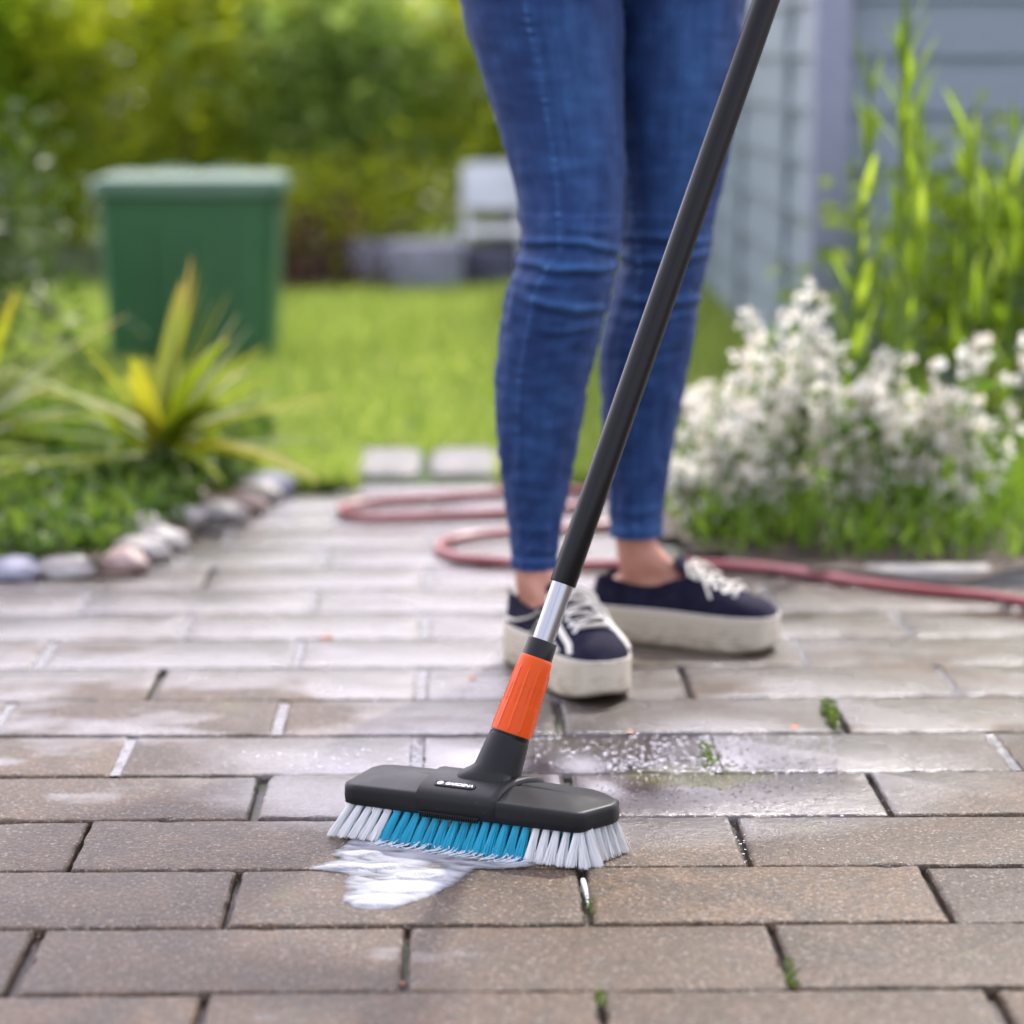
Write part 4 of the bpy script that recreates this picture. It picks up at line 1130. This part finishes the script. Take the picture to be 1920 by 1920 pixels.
m_slot = mat('tube_groove', (.10, .10, .105), .4, .8)
lathe('pole', [(.1870, .0112), (.1872, .0120), (.1880, .0123), (.30, .0123), (.60, .0123), (.95, .0123), (1.10, .0123), (1.101, .0122)], m_tube)
lathe('grip', [(1.095, .0125), (1.097, .0145), (1.14, .0152), (1.22, .0148), (1.33, .0155), (1.348, .014), (1.352, .006)], m_black)
# scraper comb under the front edge
mb = MB()
for i in range(26):
    mb.box((-.0375 + i * .00225, -.0432, .0300 + .0004), (.0012, .0030, .0042))
mb.box((-.0095, -.0424, .0325), (.0600, .0022, .0014))
mb.build('scraper_comb', m_black, brush, bevel=.0002, seg=1)
# badge with lettering
zb = .0562 + .0003
bn = Vector((0, -.235, .972)).normalized()
BM = Matrix.Translation((-.0105, -.0262, .05615)) @ Matrix(((1, 0, 0), (0, bn.z, bn.y), (0, -bn.y, bn.z))).to_4x4()
def pill(hx, hy, z, n=14):
    out = []
    for cx, a0 in ((hx - hy, -90), (-hx + hy, 90)):
        for i in range(n + 1):
            a_ = R(a0 + 180 * i / n); out.append((cx + math.cos(a_) * hy, math.sin(a_) * hy, z))
    return out
mb = MB(); mb.loft([pill(.0205, .0044, -.0012), pill(.0205, .0044, .0004), pill(.0200, .0039, .0006), pill(.0196, .0035, .0002)])
bdg = mb.build('badge', m_blk, brush, M=BM, angle=30)
tcu = bpy.data.curves.new('lettering', 'FONT'); tcu.body = 'GARDENA'; tcu.size = .0068; tcu.extrude = .00012; tcu.align_x = 'LEFT'; tcu.align_y = 'CENTER'; tcu.offset = .00011; tcu.space_character = 1.02
to = bpy.data.objects.new('lettering', tcu); scene.collection.objects.link(to)
dg = bpy.context.evaluated_depsgraph_get(); tme = bpy.data.meshes.new_from_object(to.evaluated_get(dg)); bpy.data.objects.remove(to)
tw = max(v_.co.x for v_ in tme.vertices) - min(v_.co.x for v_ in tme.vertices); x0_ = min(v_.co.x for v_ in tme.vertices)
for v_ in tme.vertices: v_.co = Vector(((v_.co.x - x0_) * .0272 / tw - .0090 + v_.co.y * .10, v_.co.y, v_.co.z + .0006))
tme.transform(BM); tme.materials.clear(); link('lettering', tme, m_ink, bdg)
mb = MB()
def ringflat(r0, r1, cx, z, n=28, mod=None):
    A_ = [(cx + math.cos(2 * PI * k / n) * r1, math.sin(2 * PI * k / n) * r1, z) for k in range(n)]
    B_ = [(cx + math.cos(2 * PI * k / n) * r0, math.sin(2 * PI * k / n) * r0, z) for k in range(n)]
    mb.add(A_ + B_, [(k, (k + 1) % n, n + (k + 1) % n, n + k) for k in range(n)])
ringflat(.0024, .0030, -.0145, .0007)
for k in range(5):      # the small flower-like emblem in the ring
    a_ = 2 * PI * k / 5 + .3; c_ = Vector((-.0145 + math.cos(a_) * .0011, math.sin(a_) * .0011, .0007))
    mb.add([c_ + Vector((math.cos(q_) * .00072, math.sin(q_) * .00072, 0)) for q_ in [2 * PI * j / 10 for j in range(10)]], [tuple(range(10))])
mb.build('emblem', m_ink, bdg, M=BM, smooth=False)

# bristle tufts
def tuft(mb, base, tip, r0, r1, n, rg, drop=0.0):
    base = Vector(base); tip = Vector(tip)
    d = (tip - base).normalized(); s1 = d.cross(Vector((0, 1, 0))).normalized(); s2 = d.cross(s1)
    for i in range(n):
        a_ = rg.random() * 2 * PI; q = math.sqrt(rg.random())
        o1 = (s1 * math.cos(a_) + s2 * math.sin(a_)) * q
        a2 = a_ + rg.gauss(0, .25); o2 = (s1 * math.cos(a2) + s2 * math.sin(a2)) * (q + rg.gauss(0, .10))
        p0 = base + o1 * r0; p2 = tip + o2 * r1 * (1 if rg.random() > .06 else 1.5); p2.z = max(.0006, tip.z + rg.random() * .0022)
        p1 = p0.lerp(p2, .55) + o1 * (r1 - r0) * -.12 + Vector((rg.gauss(0, .0002), rg.gauss(0, .0002), 0))
        pts = [p0, p1, p0.lerp(p2, .85) + o1 * (r1 - r0) * .0, p2]; rad = .00025
        rings = []
        dd = (p2 - p0).normalized(); u1 = dd.cross(Vector((0, 1, .1))).normalized(); u2 = dd.cross(u1)
        for j, p in enumerate(pts):
            rr = rad * (1, 1, .95, .55)[j]
            rings.append([p + (u1 * math.cos(x) + u2 * math.sin(x)) * rr for x in (.5, 2.6, 4.7)])
        mb.loft(rings, True, False, True)
rg = random.Random(12)
def make_tuft(a, b, ta, tb, blue, n=64):
    mb = MB(); tuft(mb, (a, b, .0315), (ta, tb, .0008), .0028, .0052, n, rg)
    o = mb.build('bristle_tuft', m_bbr if blue else m_wbr, brush)
    return o
NF = 24
for i in range(NF):                                           # front row
    a = -.110 + i * (.222 / (NF - 1)); s_ = a / .115
    blue = 5 <= i <= 18
    lean = -.005 - .010 * max(0, -s_) ** 1.0 + .004 * max(0, s_)
    make_tuft(a, -.0335, a + lean, -.047 - .002 * rg.random(), blue, 140)
for a, b, ta, tb in ((.1130, -.0310, .1240, -.0460), (.1175, -.0260, .1330, -.0380)): make_tuft(a, b, ta, tb, False, 140)
for i in range(5):                                            # round the right end
    t_ = (i + .6) / 5; a = .1185 + .009 * t_; b = -.029 + .046 * t_
    make_tuft(a, b, a + .007 + .005 * t_, b - .008 + .006 * t_, False, 130)
for i in range(5):
    a = -.1155; b = -.022 + .011 * i; make_tuft(a, b, a - .011, b - .004, False, 90)
for i in range(NF):                                           # back row
    a = -.110 + i * (.222 / (NF - 1)); blue = 5 <= i <= 18
    make_tuft(a, .0335, a - .004, .043, blue, 60)
for j, b in enumerate((-.012, .012)):                         # inner rows
    for i in range(20):
        a = -.104 + i * .0112; make_tuft(a, b, a - .003, b - .002, True, 50)

# =================================================================== FOAM
m_foam = mat('soap_foam', (.31, .32, .34), .60, spec=.2, Subsurface_Weight=.3, Subsurface_Scale=.006)
t = NT(m_foam); o_ = t.tex()
th_ = t.attr('thickness')
nf = t.noise(t.map(o_, (45, 120, 1), rot=(0, 0, R(-15))), 1.0, 4, .6, .6)
al = t.math('ADD', t.math('MULTIPLY', th_, 1.2), t.math('MULTIPLY_ADD', nf, .8, -.38), clamp=True)
al = t.ramp(al, [(.0, 0.0), (.15, .25), (.45, .66), (.95, .98)])
t.set('Alpha', al)
t.set('Base Color', t.mix(t.ramp(th_, [(.1, 0.0), (.6, 1.0)]), (.29, .32, .35), (.34, .35, .37)))
bub = t.voro(o_, 420, 'F1', 'Distance')
t.set('Normal', t.bump(t.math('ADD', bub, t.math('MULTIPLY', nf, .8)), .55, .0012))
FO = [(622, 1603), (640, 1590), (664, 1572), (720, 1562), (790, 1566), (860, 1576), (940, 1590), (1010, 1606), (1012, 1622), (985, 1628), (935, 1630), (890, 1631), (868, 1648), (850, 1662), (815, 1680), (770, 1697), (735, 1707), (700, 1709), (665, 1705), (640, 1694), (655, 1672), (640, 1655), (655, 1644), (630, 1637), (572, 1631), (612, 1617), (640, 1612)]
FW = [ground(u, v) for u, v in FO]
def sdist(x, y):
    inside = False; dm = 9; j = len(FW) - 1
    for i in range(len(FW)):
        a, b = FW[i], FW[j]
        if (a.y > y) != (b.y > y) and x < (b.x - a.x) * (y - a.y) / (b.y - a.y) + a.x: inside = not inside
        ex, ey = b.x - a.x, b.y - a.y; tt = max(0, min(1, ((x - a.x) * ex + (y - a.y) * ey) / (ex * ex + ey * ey)))
        dm = min(dm, math.hypot(x - a.x - ex * tt, y - a.y - ey * tt)); j = i
    return dm if inside else -dm
ys_ = [p.y for p in FW]; xs_ = [p.x for p in FW]; st = .0011
nx = int((max(xs_) - min(xs_) + .02) / st); ny = int((max(ys_) - min(ys_) + .02) / st)
idx = {}; vs = []; th = []; fs = []
lobes = [(712, 1693, .030, .014), (765, 1668, .038, .016), (680, 1630, .034, .007), (790, 1646, .024, .010), (676, 1604, .018, .007)]
LW = [(ground(u, v), rx, ry) for u, v, rx, ry in lobes]
grid = {}
for i in range(nx):
    for j in range(ny):
        x = min(xs_) - .01 + i * st; y = min(ys_) - .01 + j * st
        wob = noise.noise(Vector((x * 55, y * 70, 0))) * .0035 + noise.noise(Vector((x * 150, y * 180, 3))) * .0010
        d = sdist(x + wob, y + wob * .6) + wob * .5
        if d < -.0006: continue
        e = max(0, min(1, d / .009)); es = math.sqrt(e)
        q = 0.; rim = 0.
        for c, rx, ry in LW:
            rr_ = math.hypot((x - c.x + wob) / rx, (y - c.y + wob) / ry)
            q += 1 / (1 + math.exp((rr_ - 1.05) * 9)) * .6 + .4 * math.exp(-rr_ * rr_)
            rim = max(rim, math.exp(-((rr_ - .98) / .14) ** 2))
        q = min(1.1, q)
        fx = x + .012 * noise.noise(Vector((x * 18, y * 18, 2.0))); fy = y + .008 * noise.noise(Vector((x * 22, y * 22, 8.0)))
        wv = noise.noise(Vector((fx * 22 + 3, fy * 60 + fx * 14, 1.7)))
        stz = noise.noise(Vector((fx * 50, fy * 130 + fx * 34, 5.1)))
        z = .0006 + es * (.0007 + .0038 * q * (.8 + .9 * wv) + .0012 * rim * q + .0007 * stz)
        thick = max(0, min(1, e ** .6 * (.40 + .60 * q + .34 * wv + .30 * stz * (1.3 - q))))
        idx[(i, j)] = len(vs); vs.append((x, y, z)); th.append(thick)
for (i, j) in idx:
    if (i + 1, j) in idx and (i, j + 1) in idx and (i + 1, j + 1) in idx: fs.append((idx[(i, j)], idx[(i + 1, j)], idx[(i + 1, j + 1)], idx[(i, j + 1)]))
fm = bpy.data.meshes.new('soap_foam'); fm.from_pydata(vs, [], fs); fm.update()
fa = fm.attributes.new('thickness', 'FLOAT', 'POINT'); fa.data.foreach_set('value', th)
for p in fm.polygons: p.use_smooth = True
fo = link('soap_foam', fm, m_foam); tag(fo, 'white puddle of soap foam spreading from under the brush', 'soap foam')
# foam dabs drawn out at the tips of the blue bristles
mb = MB(); rg = random.Random(21)
BW = brush.matrix_basis.copy(); BW = Matrix.Translation(BC) @ Matrix.Rotation(bA, 4, 'Z')
for i in range(30):
    a = -.074 + i * .0050 + rg.gauss(0, .003)
    p0 = BW @ Vector((a, -.048, .004 + rg.random() * .003)); p1 = BW @ Vector((a - .004, -.053, .0025)); p2 = BW @ Vector((a - .010 - rg.random() * .006, -.058 - rg.random() * .006, .001))
    mb.tube(spline([p0, p1, p2], 9), [q__ * (.35 + .5 * rg.random()) for q__ in (.0010, .0016, .0020, .0022, .002, .0019, .0015, .001, .0004)], 8, flat=.5)
    for j in range(9):
        mb.sphere(BW @ Vector((a + rg.gauss(0, .004), -.0470 - rg.random() * .012, .0008 + rg.random() ** 2 * .006 * (rg.random() < .5))), .0003 + rg.random() * .0007, 8, 6)
m_foam2 = mat('soap_froth', (.46, .50, .54), .35, Subsurface_Weight=.3, Subsurface_Scale=.004)
tag(mb.build('soap_froth', m_foam2), 'streaks of white froth hanging at the tips of the blue bristles', 'soap froth', kind='stuff')
# foam left in the joint right of the brush
p = ground(1093, 1648); q = ground(1103, 1690)
mb = MB(); mb.tube(spline([(p.x, p.y, -.001), ((p.x + q.x) / 2 + .0006, (p.y + q.y) / 2, -.0022), (q.x, q.y, -.004)], 12), [.0022, .0026, .0026, .0024, .0024, .002, .002, .0018, .0016, .0014, .001, .0005], 8)
tag(mb.build('joint_foam', m_foam2), 'thin white line of suds in the joint just below the white bristles', 'suds')

# =================================================================== WATER DROPS, MOSS, PETALS
m_drop = mat('water_drop', (.9, .9, .9), .05, spec=1.0, Transmission_Weight=1.0, IOR=1.33)
mb = MB(); rg = random.Random(31)
def drops(u0, u1, v0, v1, n, r0, r1, z=0):
    for i in range(n):
        p = ground(u0 + (u1 - u0) * rg.random(), v0 + (v1 - v0) * rg.random())
        r = r0 + (r1 - r0) * rg.random() ** 2
        if z and rg.random() < .5: p.z = rg.random() * z
        else: p.z = r * .15
        mb.sphere(p, r * (1.5 if p.z < .001 else 1), 12, 9, (1, 1, .36 if p.z < .001 else 1))
drops(990, 1330, 1378, 1445, 110, .0005, .0016)
drops(1000, 1130, 1340, 1440, 26, .0005, .0012, .03)
drops(1120, 1580, 1385, 1530, 700, .0005, .0016)
drops(1150, 1580, 1420, 1447, 200, .0005, .0013)
drops(1140, 1400, 1540, 1620, 160, .0004, .0010)
drops(560, 800, 1400, 1445, 60, .0004, .0011)
drops(340, 800, 1290, 1445, 60, .0004, .0012)
drops(1150, 1580, 1380, 1384, 40, .0006, .0013)
tag(mb.build('water_drops', m_drop), 'small drops of water sparkling on the wet paving', 'water drops', kind='stuff')
m_moss = leafmat('moss', [(.09, .15, .012), (.13, .19, .02), (.06, .10, .01)], .3)
def moss(u0, v0, u1, v1, n, size, label, nm='moss_tuft', hgt=.006):
    a, b = ground(u0, v0), ground(u1, v1); c = (a + b) / 2; mb = MB()
    for i in range(n):
        p = a.lerp(b, rg.random()) - c + Vector((rg.gauss(0, .0022), rg.gauss(0, .003), -.005 + rg.random() * hgt + .003))
        leaf(mb, p, size * (.6 + .8 * rg.random()), rg, .9, .5)
    o = mb.build(nm, m_moss, smooth=False); o.location = c
    return tag(o, label, 'moss', 'green tufts growing in the joints')
moss(1545, 1322, 1568, 1368, 160, .008, 'leafy green tuft in the joint at the far right, by the orange petal', hgt=.014)
moss(1320, 1388, 1338, 1440, 110, .005, 'moss in the joint right of the brush between two wet pavers')
moss(1478, 1806, 1487, 1850, 110, .0035, 'moss in the joint at the lower right corner')
moss(1128, 1862, 1124, 1885, 70, .0035, 'moss in the joint at the bottom edge')
moss(1105, 1690, 1108, 1712, 50, .003, 'dark moss in the joint below the brush, under the line of suds')
m_pet = mat('orange_petal', (.55, .14, .03), .5)
for (u, v, r, lab) in ((1489, 1364, .0055, 'orange petal on the paver beside the leafy green tuft'), (884, 1272, .0048, 'orange petal left of the orange collar'), (1180, 1374, .0040, 'small orange petal among the water drops in front of the front sneaker'),
                       (612, 1195, .007, 'pale orange petal between two wet joints at the left'), (500, 1520, .0035, 'reddish scrap in the joint left of the brush'), (1403, 1622, .0035, 'dark red scrap in the joint right of the white bristles'), (755, 1838, .003, 'small reddish scrap in the joint at the lower left')):
    p = ground(u, v); mb = MB(); n = 12; ph = rg.random() * 6
    ring = [(math.cos(2 * PI * k / n + ph) * r * (1 + .25 * math.sin(3 * 2 * PI * k / n)), math.sin(2 * PI * k / n + ph) * r * .6, .0012 + .0010 * math.sin(2 * 2 * PI * k / n)) for k in range(n)]
    mb.loft([ring, [(x * .5, y * .5, .0019) for x, y, z in ring]], True, False, True)
    o = mb.build('fallen_petal', m_pet); o.location = (p.x, p.y, -.0 if r > .0036 else -.004); tag(o, lab, 'petal', 'scraps of petal on the paving')
